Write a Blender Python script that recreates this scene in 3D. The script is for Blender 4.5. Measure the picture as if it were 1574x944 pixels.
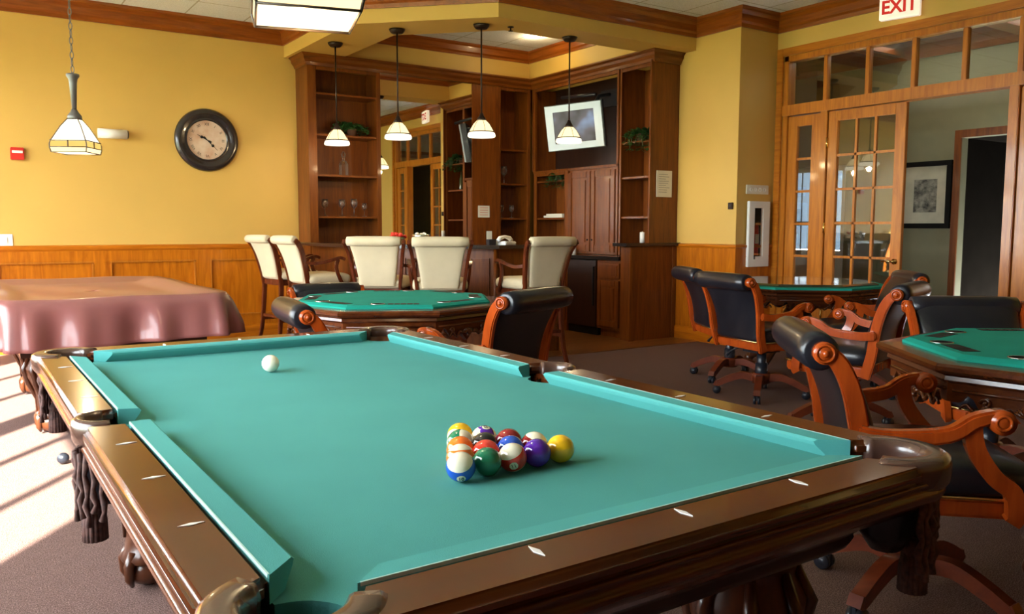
import bpy, bmesh, math, random
from mathutils import Vector, Matrix
random.seed(7)
S = bpy.context.scene
COL = S.collection
for o in list(bpy.data.objects): bpy.data.objects.remove(o)
PI = math.pi
R = math.radians

# ------------------------------------------------------------------ camera
cam = bpy.data.cameras.new('camera'); co = bpy.data.objects.new('camera', cam); COL.objects.link(co)
yaw, pitch, roll = -0.5908397, -0.0947333, 0.0016933
cy_, sy_, cp_, sp_ = math.cos(yaw), math.sin(yaw), math.cos(pitch), math.sin(pitch)
fwd = Vector((-sy_*cp_, cy_*cp_, sp_)); rt = Vector((cy_, sy_, 0)); up = rt.cross(fwd)
r2 = rt*math.cos(roll)+up*math.sin(roll); u2 = -rt*math.sin(roll)+up*math.cos(roll)
m = Matrix((( r2.x, u2.x, -fwd.x, -0.91872), (r2.y, u2.y, -fwd.y, -2.09772), (r2.z, u2.z, -fwd.z, 1.23917), (0, 0, 0, 1)))
co.matrix_world = m
cam.sensor_fit = 'HORIZONTAL'; cam.sensor_width = 36; cam.lens = 1275.68/1574*36
cam.clip_start = 0.02
S.camera = co
# ------------------------------------------------------------------ light
S.view_settings.view_transform = 'Standard'; S.view_settings.look = 'None'
S.view_settings.gamma = 1; S.view_settings.use_curve_mapping = False
S.view_settings.exposure = 0.74
W = bpy.data.worlds.new('sky'); S.world = W; W.use_nodes = True
bg = W.node_tree.nodes['Background']; bg.inputs[0].default_value = (0.88, 0.94, 1.0, 1); bg.inputs[1].default_value = 15.0
sun = bpy.data.lights.new('sun', 'SUN'); sun.energy = 80; sun.angle = R(0.8); sun.color = (1.0, 0.93, 0.80)
so = bpy.data.objects.new('sun', sun); COL.objects.link(so)
sd = Vector((0.60*math.cos(R(37)), 0.80*math.cos(R(37)), -math.sin(R(37))))
so.rotation_euler = sd.to_track_quat('-Z', 'Y').to_euler(); so.location = (-8, -8, 6)
WX = -2.5                                   # window wall
WINS = [(-1.0, 1.3), (1.45, 4.1), (4.5, 7.05)]
for i, (a, b) in enumerate(WINS):           # sky portals in the windows
    L = bpy.data.lights.new('window_portal', 'AREA'); L.shape = 'RECTANGLE'; L.size = b-a; L.size_y = 2.3
    L.cycles.is_portal = True
    o = bpy.data.objects.new('window_portal', L); COL.objects.link(o)
    o.location = (WX-0.08, (a+b)/2, 1.65); o.rotation_euler = Vector((1, 0, 0)).to_track_quat('-Z', 'Z').to_euler()
    o.rotation_euler = (R(90), 0, R(-90))
def point(loc, e, col=(1, .72, .38), r=.03):
    L = bpy.data.lights.new('lamp_light', 'POINT'); L.energy = e; L.color = col; L.shadow_soft_size = r
    o = bpy.data.objects.new('lamp_light', L); COL.objects.link(o); o.location = loc; return o
def area(loc, e, sx, sy, col=(1, .95, .85)):
    L = bpy.data.lights.new('hall_fill_light', 'AREA'); L.shape = 'RECTANGLE'; L.size = sx; L.size_y = sy; L.energy = e; L.color = col
    o = bpy.data.objects.new('hall_fill_light', L); COL.objects.link(o); o.location = loc; return o
area((7.45, 2.6, 3.2), 6, .6, 1.6, (1, .95, .8))       # added fill light that brightens the hall, not a fixture

# ------------------------------------------------------------------ materials
def srgb(r, g, b):
    f = lambda c: (c/255/12.92) if c/255 <= .04045 else ((c/255+.055)/1.055)**2.4
    return (f(r), f(g), f(b), 1)
def lin(*c): return (c[0], c[1], c[2], 1)
def base(name, rough=.5, metal=0, coat=0, spec=.5):
    m = bpy.data.materials.new(name); m.use_nodes = True
    b = m.node_tree.nodes['Principled BSDF']
    b.inputs['Roughness'].default_value = rough; b.inputs['Metallic'].default_value = metal
    b.inputs['Coat Weight'].default_value = coat; b.inputs['Coat Roughness'].default_value = .08
    b.inputs['Specular IOR Level'].default_value = spec
    return m, m.node_tree, b
def coords(nt, scale=(1, 1, 1)):
    tc = nt.nodes.new('ShaderNodeTexCoord'); mp = nt.nodes.new('ShaderNodeMapping')
    mp.inputs['Scale'].default_value = scale
    nt.links.new(tc.outputs['Object'], mp.inputs[0]); return mp.outputs[0]
def noise(nt, vec, scale, detail=3, rough=.5, dist=0):
    n = nt.nodes.new('ShaderNodeTexNoise'); n.inputs['Scale'].default_value = scale; n.inputs['Detail'].default_value = detail
    n.inputs['Roughness'].default_value = rough; n.inputs['Distortion'].default_value = dist
    nt.links.new(vec, n.inputs['Vector']); return n.outputs['Fac']
def ramp(nt, fac, stops):
    r = nt.nodes.new('ShaderNodeValToRGB'); el = r.color_ramp.elements
    while len(el) < len(stops): el.new(.5)
    for e, (p, c) in zip(el, stops): e.position = p; e.color = c
    nt.links.new(fac, r.inputs[0]); return r.outputs[0]
def bump(nt, b, h, s=.2, d=.01):
    n = nt.nodes.new('ShaderNodeBump'); n.inputs['Strength'].default_value = s; n.inputs['Distance'].default_value = d
    nt.links.new(h, n.inputs['Height']); nt.links.new(n.outputs[0], b.inputs['Normal'])
def plain(name, col, rough=.5, metal=0, coat=0, var=.12, nscale=6, spec=.5, bmp=0, bscale=60):
    m, nt, b = base(name, rough, metal, coat, spec)
    v = coords(nt); f = noise(nt, v, nscale)
    c0 = tuple(x*(1-var) for x in col[:3])+(1,); c1 = tuple(min(1, x*(1+var)) for x in col[:3])+(1,)
    nt.links.new(ramp(nt, f, [(.3, c0), (.7, c1)]), b.inputs['Base Color'])
    if bmp: bump(nt, b, noise(nt, v, bscale), bmp, .004)
    return m
def wood(name, dark, light, axis='z', rough=.3, coat=.4, scale=1.0, spec=.38):
    m, nt, b = base(name, rough, 0, coat*.6, spec)
    s = {'x': (1.2, 14, 14), 'y': (14, 1.2, 14), 'z': (14, 14, 1.2)}[axis]
    v = coords(nt, tuple(q*scale for q in s))
    f = noise(nt, v, 1.6, 6, .62, .9)
    nt.links.new(ramp(nt, f, [(.28, dark), (.5, tuple((a+b_)/2 for a, b_ in zip(dark, light))), (.74, light)]), b.inputs['Base Color'])
    bump(nt, b, f, .04, .002)
    return m
def emit(name, col, s):
    m = bpy.data.materials.new(name); m.use_nodes = True; nt = m.node_tree; nt.nodes.clear()
    e = nt.nodes.new('ShaderNodeEmission'); e.inputs[0].default_value = col; e.inputs[1].default_value = s
    v = coords(nt); f = noise(nt, v, 9)
    nt.links.new(ramp(nt, f, [(.2, tuple(c*.9 for c in col[:3])+(1,)), (.8, col)]), e.inputs[0])
    o = nt.nodes.new('ShaderNodeOutputMaterial'); nt.links.new(e.outputs[0], o.inputs[0]); return m
def glass_pane(name, tint=(.96, .98, .98, 1), fmin=.04, fmax=1):
    m = bpy.data.materials.new(name); m.use_nodes = True; nt = m.node_tree; nt.nodes.clear()
    t = nt.nodes.new('ShaderNodeBsdfTransparent'); t.inputs[0].default_value = tint
    g = nt.nodes.new('ShaderNodeBsdfGlossy'); g.inputs['Roughness'].default_value = .02
    fr = nt.nodes.new('ShaderNodeLayerWeight'); fr.inputs[0].default_value = .22
    mx = nt.nodes.new('ShaderNodeMixShader'); o = nt.nodes.new('ShaderNodeOutputMaterial')
    mr = nt.nodes.new('ShaderNodeMapRange'); mr.inputs['To Min'].default_value = fmin; mr.inputs['To Max'].default_value = fmax
    nt.links.new(fr.outputs['Facing'], mr.inputs[0]); nt.links.new(mr.outputs[0], mx.inputs[0])
    nt.links.new(t.outputs[0], mx.inputs[1]); nt.links.new(g.outputs[0], mx.inputs[2]); nt.links.new(mx.outputs[0], o.inputs[0]); return m

MT = {}
MT['wall'] = plain('yellow_paint', lin(.65, .395, .088), .5, var=.04, nscale=1.5, bmp=.06, bscale=180)
MT['hallwall'] = plain('olive_paint', lin(.20, .185, .105), .5, var=.05)
def panel_wood(n, ax): return wood(n, lin(.33, .078, .002), lin(.62, .185, .007), ax, .28, .35)
MT['wains'] = panel_wood('honey_wood_vertical', 'z')
MT['wainsx'] = panel_wood('honey_wood_x', 'x')
MT['wainsy'] = panel_wood('honey_wood_y', 'y')
MT['crownx'] = wood('crown_wood_x', lin(.17, .036, .003), lin(.37, .092, .008), 'x', .3, .3)
MT['crowny'] = wood('crown_wood_y', lin(.17, .036, .003), lin(.37, .092, .008), 'y', .3, .3)
MT['cab'] = wood('cherry_cabinet_vertical', lin(.090, .019, .002), lin(.230, .060, .004), 'z', .38, .12)
MT['cabx'] = wood('cherry_cabinet_x', lin(.090, .019, .002), lin(.230, .060, .004), 'x', .38, .12)
MT['caby'] = wood('cherry_cabinet_y', lin(.090, .019, .002), lin(.230, .060, .004), 'y', .38, .12)
MT['darkcab'] = wood('dark_cabinet', lin(.018, .006, .003), lin(.035, .012, .006), 'z', .35, .3)
MT['door'] = wood('oak_door_vertical', lin(.34, .092, .006), lin(.60, .20, .016), 'z', .3, .35)
MT['doory'] = wood('oak_door_y', lin(.34, .092, .006), lin(.60, .20, .016), 'y', .3, .35)
MT['railx'] = wood('mahogany_rail_x', lin(.050, .011, .003), lin(.115, .027, .005), 'x', .22, .5)
MT['raily'] = wood('mahogany_rail_y', lin(.050, .011, .003), lin(.115, .027, .005), 'y', .22, .5)
MT['apronw'] = wood('mahogany_shaded', lin(.018, .005, .002), lin(.045, .012, .004), 'x', .35, .25)  # weak light on the apron put into a darker mahogany
MT['legw'] = wood('carved_mahogany', lin(.035, .010, .004), lin(.10, .028, .010), 'z', .28, .5)
MT['chairw'] = wood('red_cherry_frame', lin(.29, .038, .004), lin(.46, .075, .008), 'z', .22, .6)
MT['chairbase'] = wood('dark_red_base', lin(.09, .016, .006), lin(.17, .032, .010), 'x', .3, .4)
MT['stoolw'] = wood('dark_cherry_stool', lin(.060, .012, .004), lin(.15, .030, .009), 'z', .25, .5)
MT['leather'] = plain('black_leather', lin(.010, .010, .014), .28, coat=.15, spec=.4, var=.2, bmp=.15, bscale=220)
MT['blackpl'] = plain('black_plastic', lin(.015, .017, .024), .3)
MT['cream'] = plain('cream_fabric', lin(.60, .49, .31), .85, var=.05, bmp=.25, bscale=260)
MT['felt'] = plain('teal_billiard_cloth', lin(.070, .295, .275), .95, var=.05, nscale=3, spec=.15, bmp=.2, bscale=700)
MT['feltlit'] = plain('teal_cloth_lit', lin(.078, .335, .315), .95, var=.04, nscale=3, spec=.15, bmp=.2, bscale=700)  # same cloth as the bed, lightened so the cushion tops look lit
MT['strip'] = plain('painted_lit_edge', lin(.42, .62, .56), .8, var=.03)  # pale colour standing in for light on the rail edge
MT['pfelt'] = plain('green_poker_felt', lin(.010, .255, .190), .95, var=.05, spec=.15, bmp=.2, bscale=500)
MT['casting'] = plain('pocket_casting', lin(.075, .036, .026), .26, coat=.45)
MT['pearl'] = plain('pearl_inlay', lin(.80, .78, .74), .2, var=.03)
MT['granite'] = plain('black_granite', lin(.020, .016, .014), .12, var=.6, nscale=220, coat=.3)
MT['grey'] = plain('grey_metal', lin(.12, .115, .105), .4, metal=.3)
MT['bronze'] = plain('dark_bronze', lin(.035, .020, .014), .4, metal=.5)
MT['chrome'] = plain('chrome', lin(.8, .8, .8), .15, metal=1)
MT['brass'] = plain('brass', lin(.8, .55, .2), .22, metal=1)
MT['white'] = plain('white_plastic', lin(.78, .76, .70), .45, var=.03)
MT['paper'] = plain('white_paper', lin(.72, .66, .52), .8, var=.03)
MT['red'] = plain('red_enamel', lin(.62, .025, .015), .35, var=.05)
MT['black'] = plain('black_paint', lin(.006, .005, .004), .6, spec=.15)
MT['darkroom'] = plain('dark_room_shade', lin(.010, .008, .006), .9, spec=.0)  # darkness of the unlit room put into its wall colour
MT['clockrim'] = plain('clock_rim', lin(.022, .016, .016), .25, coat=.5)
MT['ink'] = plain('black_ink', lin(.015, .012, .012), .6)
MT['leaf'] = plain('plant_leaf', lin(.030, .095, .020), .4, var=.4, nscale=30)
MT['pot'] = plain('clay_pot', lin(.10, .05, .03), .5)
MT['cover'] = plain('mauve_vinyl_cover', lin(.255, .088, .080), .33, var=.08, nscale=4, coat=.25, bmp=.12, bscale=9)
MT['tassel'] = plain('tassel_cord', lin(.075, .030, .022), .8, var=.5, nscale=90)
MT['shade'] = emit('glowing_glass', (1.0, .74, .36, 1), 1.25)
MT['shadew'] = emit('glowing_white_glass', (1.0, .86, .60, 1), 1.5)
MT['shadey'] = emit('amber_glass', (1.0, .62, .16, 1), .75)
MT['lead'] = plain('lead_came', lin(.06, .035, .02), .5)
MT['glasspane'] = glass_pane('clear_pane')
MT['tintpane'] = glass_pane('tinted_pane', (.17, .195, .22, 1))
MT['doorpane'] = glass_pane('door_pane', (.86, .88, .86, 1), .06, 1)
MT['greenglass'] = plain('dark_green_cover', lin(.028, .040, .020), .10, coat=.7, var=.25)
MT['exitred'] = emit('exit_letters', (1.0, .06, .04, 1), .40)
MT['exitface'] = plain('exit_face', lin(.88, .82, .72), .5, var=.02); MT['exitface'].node_tree.nodes['Principled BSDF'].inputs['Emission Color'].default_value = (1, .86, .70, 1); MT['exitface'].node_tree.nodes['Principled BSDF'].inputs['Emission Strength'].default_value = .35
MT['silver'] = plain('silver_frame', lin(.50, .57, .66), .3, metal=.1, var=.03)
MT['mirror'] = (lambda t: t[0])(base('mirror_glass', .01, 1)); MT['mirror'].node_tree.nodes['Principled BSDF'].inputs['Base Color'].default_value = (.86, .84, .78, 1)
def clear_glass():
    m = bpy.data.materials.new('drinking_glass'); m.use_nodes = True; nt = m.node_tree; nt.nodes.clear()
    t = nt.nodes.new('ShaderNodeBsdfTransparent'); t.inputs[0].default_value = (.97, .96, .95, 1)
    g = nt.nodes.new('ShaderNodeBsdfGlossy'); g.inputs['Roughness'].default_value = .30
    lw = nt.nodes.new('ShaderNodeLayerWeight'); lw.inputs[0].default_value = .55
    mx = nt.nodes.new('ShaderNodeMixShader'); o = nt.nodes.new('ShaderNodeOutputMaterial')
    nt.links.new(lw.outputs['Facing'], mx.inputs[0]); nt.links.new(t.outputs[0], mx.inputs[1]); nt.links.new(g.outputs[0], mx.inputs[2]); nt.links.new(mx.outputs[0], o.inputs[0]); return m
MT['glass'] = clear_glass()
def mat_carpet():
    m, nt, b = base('speckled_carpet', .95, spec=.1); v = coords(nt)
    f = noise(nt, v, 210, 4, .8); g = noise(nt, v, 26, 3)
    c = ramp(nt, f, [(.36, lin(.045, .026, .024)), (.5, lin(.155, .088, .074)), (.64, lin(.35, .235, .205))])
    mx = nt.nodes.new('ShaderNodeMixRGB'); mx.blend_type = 'MULTIPLY'; mx.inputs[0].default_value = .35
    nt.links.new(c, mx.inputs[1]); nt.links.new(ramp(nt, g, [(.3, lin(.6, .6, .6)), (.7, lin(1, 1, 1))]), mx.inputs[2])
    nt.links.new(mx.outputs[0], b.inputs['Base Color']); bump(nt, b, f, .5, .004); return m
MT['carpet'] = mat_carpet()
def mat_planks():
    m, nt, b = base('bar_floor_planks', .3, coat=.2); v = coords(nt)
    br = nt.nodes.new('ShaderNodeTexBrick'); nt.links.new(v, br.inputs['Vector'])
    br.inputs['Scale'].default_value = 1; br.inputs['Brick Width'].default_value = 1.1; br.inputs['Row Height'].default_value = .09
    br.inputs['Mortar Size'].default_value = .002
    br.inputs['Color1'].default_value = lin(.17, .060, .014); br.inputs['Color2'].default_value = lin(.26, .100, .024); br.inputs['Mortar'].default_value = lin(.05, .02, .008)
    nt.links.new(br.outputs['Color'], b.inputs['Base Color']); return m
MT['planks'] = mat_planks()
def mat_tiles():
    m, nt, b = base('acoustic_ceiling_tiles', .9, spec=.1); v = coords(nt)
    br = nt.nodes.new('ShaderNodeTexBrick'); nt.links.new(v, br.inputs['Vector'])
    br.offset = 0; br.inputs['Scale'].default_value = 1; br.inputs['Brick Width'].default_value = .61; br.inputs['Row Height'].default_value = .61
    br.inputs['Mortar Size'].default_value = .008
    for k in ('Color1', 'Color2'): br.inputs[k].default_value = lin(.82, .83, .86)
    br.inputs['Mortar'].default_value = lin(.50, .47, .41)
    f = noise(nt, v, 120, 2)
    mx = nt.nodes.new('ShaderNodeMixRGB'); mx.blend_type = 'MULTIPLY'; mx.inputs[0].default_value = 1
    nt.links.new(br.outputs['Color'], mx.inputs[1]); nt.links.new(ramp(nt, f, [(.35, lin(.82, .82, .82)), (.55, lin(1, 1, 1))]), mx.inputs[2])
    nt.links.new(mx.outputs[0], b.inputs['Base Color']); return m
MT['tiles'] = mat_tiles()

# ------------------------------------------------------------------ mesh builder
class MB:
    def __init__(s): s.v = []; s.f = []; s.sm = []
    def add(s, vs, fs, smooth=False, M=None):
        n = len(s.v)
        for p in vs:
            p = Vector(p)
            s.v.append(tuple(M @ p) if M is not None else tuple(p))
        for f in fs: s.f.append([i+n for i in f]); s.sm.append(smooth)
        return s
    def box(s, x0, x1, y0, y1, z0, z1, M=None):
        vs = [(x, y, z) for x in (x0, x1) for y in (y0, y1) for z in (z0, z1)]
        return s.add(vs, [(0, 1, 3, 2), (4, 6, 7, 5), (0, 4, 5, 1), (2, 3, 7, 6), (0, 2, 6, 4), (1, 5, 7, 3)], M=M)
    def prism(s, poly, z0, z1, M=None, smooth=False):
        n = len(poly); vs = [(x, y, z0) for x, y in poly]+[(x, y, z1) for x, y in poly]
        fs = [tuple(range(n))[::-1], tuple(range(n, 2*n))]+[(i, (i+1) % n, (i+1) % n+n, i+n) for i in range(n)]
        return s.add(vs, fs, smooth, M)
    def lathe(s, prof, c=(0, 0, 0), seg=24, M=None, smooth=True, a0=0, a1=2*PI):
        full = abs(a1-a0-2*PI) < 1e-6; k = seg if full else seg+1; vs = []
        for i in range(k):
            a = a0+(a1-a0)*i/seg
            for r, z in prof: vs.append((c[0]+r*math.cos(a), c[1]+r*math.sin(a), c[2]+z))
        n = len(prof); fs = []
        for i in range(seg):
            j = (i+1) % k
            for q in range(n-1): fs.append((i*n+q, j*n+q, j*n+q+1, i*n+q+1))
        return s.add(vs, fs, smooth, M)
    def ring(s, prof, c=(0, 0, 0), seg=24, a0=0, a1=2*PI, M=None, smooth=True):   # closed profile swept
        full = abs(a1-a0-2*PI) < 1e-6; k = seg if full else seg+1; vs = []; n = len(prof)
        for i in range(k):
            a = a0+(a1-a0)*i/seg
            for r, z in prof: vs.append((c[0]+r*math.cos(a), c[1]+r*math.sin(a), c[2]+z))
        fs = []
        for i in range(seg):
            j = (i+1) % k
            for q in range(n): fs.append((i*n+q, j*n+q, j*n+(q+1) % n, i*n+(q+1) % n))
        if not full: fs += [tuple(range(n)), tuple(range((k-1)*n, k*n))[::-1]]
        return s.add(vs, fs, smooth, M)
    def tube(s, pts, r, seg=8, M=None, flat=1.0, smooth=True, upv=None):
        pts = [Vector(p) for p in pts]; n = len(pts)
        rr = r if isinstance(r, (list, tuple)) else [r]*n; vs = []
        ref = Vector(upv) if upv else None
        prev = None
        for i, p in enumerate(pts):
            t = (pts[min(i+1, n-1)]-pts[max(i-1, 0)]).normalized()
            if ref is None: ref = Vector((0, 0, 1)) if abs(t.z) < .9 else Vector((0, 1, 0))
            if prev is not None and upv is None: ref = prev
            b = t.cross(ref)
            if b.length < 1e-5: b = t.cross(Vector((1, .3, .2)))
            b.normalize(); a = b.cross(t).normalized(); prev = a
            for k in range(seg):
                q = 2*PI*k/seg+PI/seg
                vs.append(p+a*math.cos(q)*rr[i]+b*math.sin(q)*rr[i]*flat)
        fs = [(i*seg+k, i*seg+(k+1) % seg, (i+1)*seg+(k+1) % seg, (i+1)*seg+k) for i in range(n-1) for k in range(seg)]
        fs += [tuple(range(seg))[::-1], tuple(range((n-1)*seg, n*seg))]
        return s.add(vs, fs, smooth, M)
    def bar(s, pts, w, h, M=None, upv=(0, 0, 1), smooth=False):   # rectangular section w (side) x h (along up)
        pts = [Vector(p) for p in pts]; n = len(pts); vs = []
        ws = w if isinstance(w, (list, tuple)) else [w]*n; hs = h if isinstance(h, (list, tuple)) else [h]*n
        for i, p in enumerate(pts):
            t = (pts[min(i+1, n-1)]-pts[max(i-1, 0)]).normalized()
            b = t.cross(Vector(upv)).normalized(); a = b.cross(t).normalized()
            for sx, sz in ((-1, -1), (1, -1), (1, 1), (-1, 1)): vs.append(p+b*sx*ws[i]/2+a*sz*hs[i]/2)
        fs = [(i*4+k, i*4+(k+1) % 4, (i+1)*4+(k+1) % 4, (i+1)*4+k) for i in range(n-1) for k in range(4)]
        fs += [(3, 2, 1, 0), tuple(range((n-1)*4, n*4))]
        return s.add(vs, fs, smooth, M)
    def sphere(s, c, r, seg=16, M=None, sc=(1, 1, 1)):
        vs = [(c[0], c[1], c[2]+r*sc[2])]; rings = seg//2
        for i in range(1, rings):
            t = PI*i/rings
            for k in range(seg):
                q = 2*PI*k/seg; vs.append((c[0]+r*sc[0]*math.sin(t)*math.cos(q), c[1]+r*sc[1]*math.sin(t)*math.sin(q), c[2]+r*sc[2]*math.cos(t)))
        vs.append((c[0], c[1], c[2]-r*sc[2])); fs = []
        for k in range(seg): fs.append((0, 1+k, 1+(k+1) % seg))
        for i in range(rings-2):
            for k in range(seg): fs.append((1+i*seg+k, 1+(i+1)*seg+k, 1+(i+1)*seg+(k+1) % seg, 1+i*seg+(k+1) % seg))
        L = len(vs)-1
        for k in range(seg): fs.append((L, 1+(rings-2)*seg+(k+1) % seg, 1+(rings-2)*seg+k))
        return s.add(vs, fs, True, M)
    def cyl(s, a, b, r, seg=16, M=None): return s.tube([a, b], r, seg, M)
    def grid(s, fn, nu, nv, closed_u=False, M=None, smooth=True):
        vs = [fn(i/nu, j/nv) for i in range(nu if closed_u else nu+1) for j in range(nv+1)]; k = nv+1; fs = []
        nn = nu if closed_u else nu+1
        for i in range(nu):
            for j in range(nv):
                a = i*k+j; b = ((i+1) % nn)*k+j; fs.append((a, b, b+1, a+1))
        return s.add(vs, fs, smooth, M)
    def build(s, name, mat, parent=None, bevel=0, loc=None, sub=0, bseg=2, solid=0):
        me = bpy.data.meshes.new(name); me.from_pydata(s.v, [], s.f)
        me.polygons.foreach_set('use_smooth', s.sm)
        bm = bmesh.new(); bm.from_mesh(me); bmesh.ops.recalc_face_normals(bm, faces=bm.faces)
        if bevel:
            ed = [e for e in bm.edges if len(e.link_faces) == 2 and e.calc_face_angle(0) > R(28)]
            bmesh.ops.bevel(bm, geom=ed, offset=bevel, segments=bseg, affect='EDGES', clamp_overlap=True)
            for f in bm.faces: f.smooth = True
        bm.to_mesh(me); bm.free()
        me.materials.append(MT[mat] if isinstance(mat, str) else mat)
        o = bpy.data.objects.new(name, me); COL.objects.link(o)
        if bevel: 
            try: me.set_sharp_from_angle(angle=R(50))
            except Exception: pass
        if parent: o.parent = parent
        if loc: o.location = loc
        if sub: md = o.modifiers.new('sub', 'SUBSURF'); md.levels = sub; md.render_levels = sub
        if solid: md = o.modifiers.new('sol', 'SOLIDIFY'); md.thickness = solid
        return o
def tag(o, label, cat, group=None):
    o['label'] = label; o['category'] = cat
    if group: o['group'] = group
    return o
def thing(name, label, cat, loc=(0, 0, 0), rz=0, group=None):
    o = bpy.data.objects.new(name, None); COL.objects.link(o); o.location = loc; o.rotation_euler = (0, 0, rz); o.empty_display_size = .1
    return tag(o, label, cat, group)
def struct(mb, name, mat, parent=None, **k):
    o = mb.build(name, mat, parent, **k)
    if not parent: o['kind'] = 'structure'
    return o
def kids(o): return [c for c in bpy.data.objects if c.parent == o]
def dup(o, loc, rz, label, group=None):
    ch = {}
    for c in bpy.data.objects: ch.setdefault(c.parent, []).append(c)
    def cp(x, par):
        n = x.copy(); COL.objects.link(n); n.parent = par
        for c in ch.get(x, []): cp(c, n)
        return n
    r = cp(o, None); r.location = loc; r.rotation_euler = (0, 0, rz); r['label'] = label
    if group: r['group'] = group
    return r
def text_mesh(s, size, mat, name, parent=None, M=Matrix(), depth=.0005, align='CENTER', bold=0):
    cu = bpy.data.curves.new(name, 'FONT'); cu.body = s; cu.size = size; cu.extrude = depth; cu.offset = bold; cu.align_x = align; cu.align_y = 'CENTER'
    to = bpy.data.objects.new(name+'_curve', cu); COL.objects.link(to)
    me = bpy.data.meshes.new_from_object(to.evaluated_get(bpy.context.evaluated_depsgraph_get()))
    bpy.data.objects.remove(to); me.transform(M); me.materials.clear(); me.materials.append(MT[mat])
    o = bpy.data.objects.new(name, me); COL.objects.link(o)
    if parent: o.parent = parent
    return o
def T(x, y, z): return Matrix.Translation((x, y, z))
def RZ(a): return Matrix.Rotation(a, 4, 'Z')
def RX(a): return Matrix.Rotation(a, 4, 'X')
def RY(a): return Matrix.Rotation(a, 4, 'Y')

# ------------------------------------------------------------------ room shell
H = 3.48; YB = 7.36; XB = 5.87; XD = 6.45; YP = 3.83; YF = -6.2
def sweep2d(path, prof, name, mat=None, mats=None, parent=None):
    """profile (offset to the right of travel, z) swept along a 2D polyline with mitres, one object per straight run"""
    P = [Vector(p) for p in path]; n = len(P); offs = []
    for i in range(n):
        d0 = (P[i]-P[i-1]).normalized() if i else (P[1]-P[0]).normalized()
        d1 = (P[i+1]-P[i]).normalized() if i < n-1 else d0
        n0 = Vector((d0.y, -d0.x)); n1 = Vector((d1.y, -d1.x)); b = (n0+n1)
        b = b/(b.length_squared/2) if b.length > .01 else n0
        offs.append(b)
    out = []
    for i in range(n-1):
        vs = [(P[j].x+offs[j].x*d, P[j].y+offs[j].y*d, z) for j in (i, i+1) for d, z in prof]; k = len(prof)
        fs = [(q, (q+1) % k, (q+1) % k+k, q+k) for q in range(k)]+[tuple(range(k)), tuple(range(k, 2*k))[::-1]]
        dd = P[i+1]-P[i]; mt = mats[0] if abs(dd.x) >= abs(dd.y) else mats[1]
        out.append(struct(MB().add(vs, fs), name, mt, parent))
    return out
struct(MB().box(WX-.2, XD, YF-.15, YB+.15, -.12, 0), 'floor', 'carpet')
struct(MB().prism([(2.47, 7.33), (2.47, 5.4), (3.6, 4.28), (XB, 4.28), (XB, 7.33)], .0, .006), 'floor', 'planks')
struct(MB().box(WX-.2, XD+.2, YF-.15, 4.45, H, H+.1).box(WX-.2, 2.3, 4.45, YB+.15, H, H+.1).prism([(2.3, 4.45), (3.32, 4.45), (2.3, 5.47)], H, H+.1), 'ceiling', 'tiles')
struct(MB().box(2.3, XB, 4.45, YB, 3.52, 3.62), 'ceiling', 'tiles')
struct(MB().box(WX-.2, XB+.1, YB, YB+.15, 0, H), 'wall_back', 'wall')
struct(MB().box(XB, XD+.15, YP, YB+.15, 0, 3.66), 'wall_pillar', 'wall')
struct(MB().box(WX-.2, XD+.15, YF-.15, YF, 0, H), 'wall_front', 'wall')
w = MB(); ys = [YF]+[q for ab in WINS for q in ab]+[YB]
for i in range(0, len(ys), 2): w.box(WX-.15, WX, ys[i], ys[i+1], 0, H)
for a, b in WINS: w.box(WX-.15, WX, a, b, 0, .5); w.box(WX-.15, WX, a, b, 2.8, H)
struct(w, 'wall_left', 'wall')
for i, (a, b) in enumerate(WINS):
    f = MB(); x0, x1 = WX-.12, WX-.04
    f.box(x0, x1, a, a+.06, .5, 2.8).box(x0, x1, b-.06, b, .5, 2.8).box(x0, x1, a, b, .5, .56).box(x0, x1, a, b, 2.74, 2.8)
    wn = struct(f, 'window_%d' % (i+1), 'white')
    g = MB(); n = 3
    for k in range(1, n): y = a+(b-a)*k/n; g.box(x0+.02, x1-.02, y-.03, y+.03, .56, 2.74)
    for z in (1.28, 2.02): g.box(x0+.02, x1-.02, a, b, z-.018, z+.018)
    g.build('muntin', 'white', wn)
    c = MB(); c.box(WX, WX+.02, a-.1, a, .42, 2.9).box(WX, WX+.02, b, b+.1, .42, 2.9).box(WX, WX+.02, a, b, 2.8, 2.9).box(WX, WX+.06, a-.1, b+.1, .42, .5)
    c.build('casing', 'wainsy', wn)
    MB().box(WX-.082, WX-.078, a+.05, b-.05, .55, 2.75).build('pane', 'glasspane', wn)
gr = MB().box(-60, WX-.25, -50, 50, -.6, -.5).build('ground', plain('outdoor_lawn', lin(.10, .13, .05), .9), None); gr['kind'] = 'structure'
# door wall with opening
OY0, OY1, OZ = .90, 3.74, 3.04
struct(MB().box(XD, XD+.15, OY1, YP+.05, 0, 3.5).box(XD, XD+.15, YF, OY0, 0, 3.5).box(XD, XD+.15, OY0, OY1, OZ, 3.5), 'wall_door', 'wall')
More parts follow.
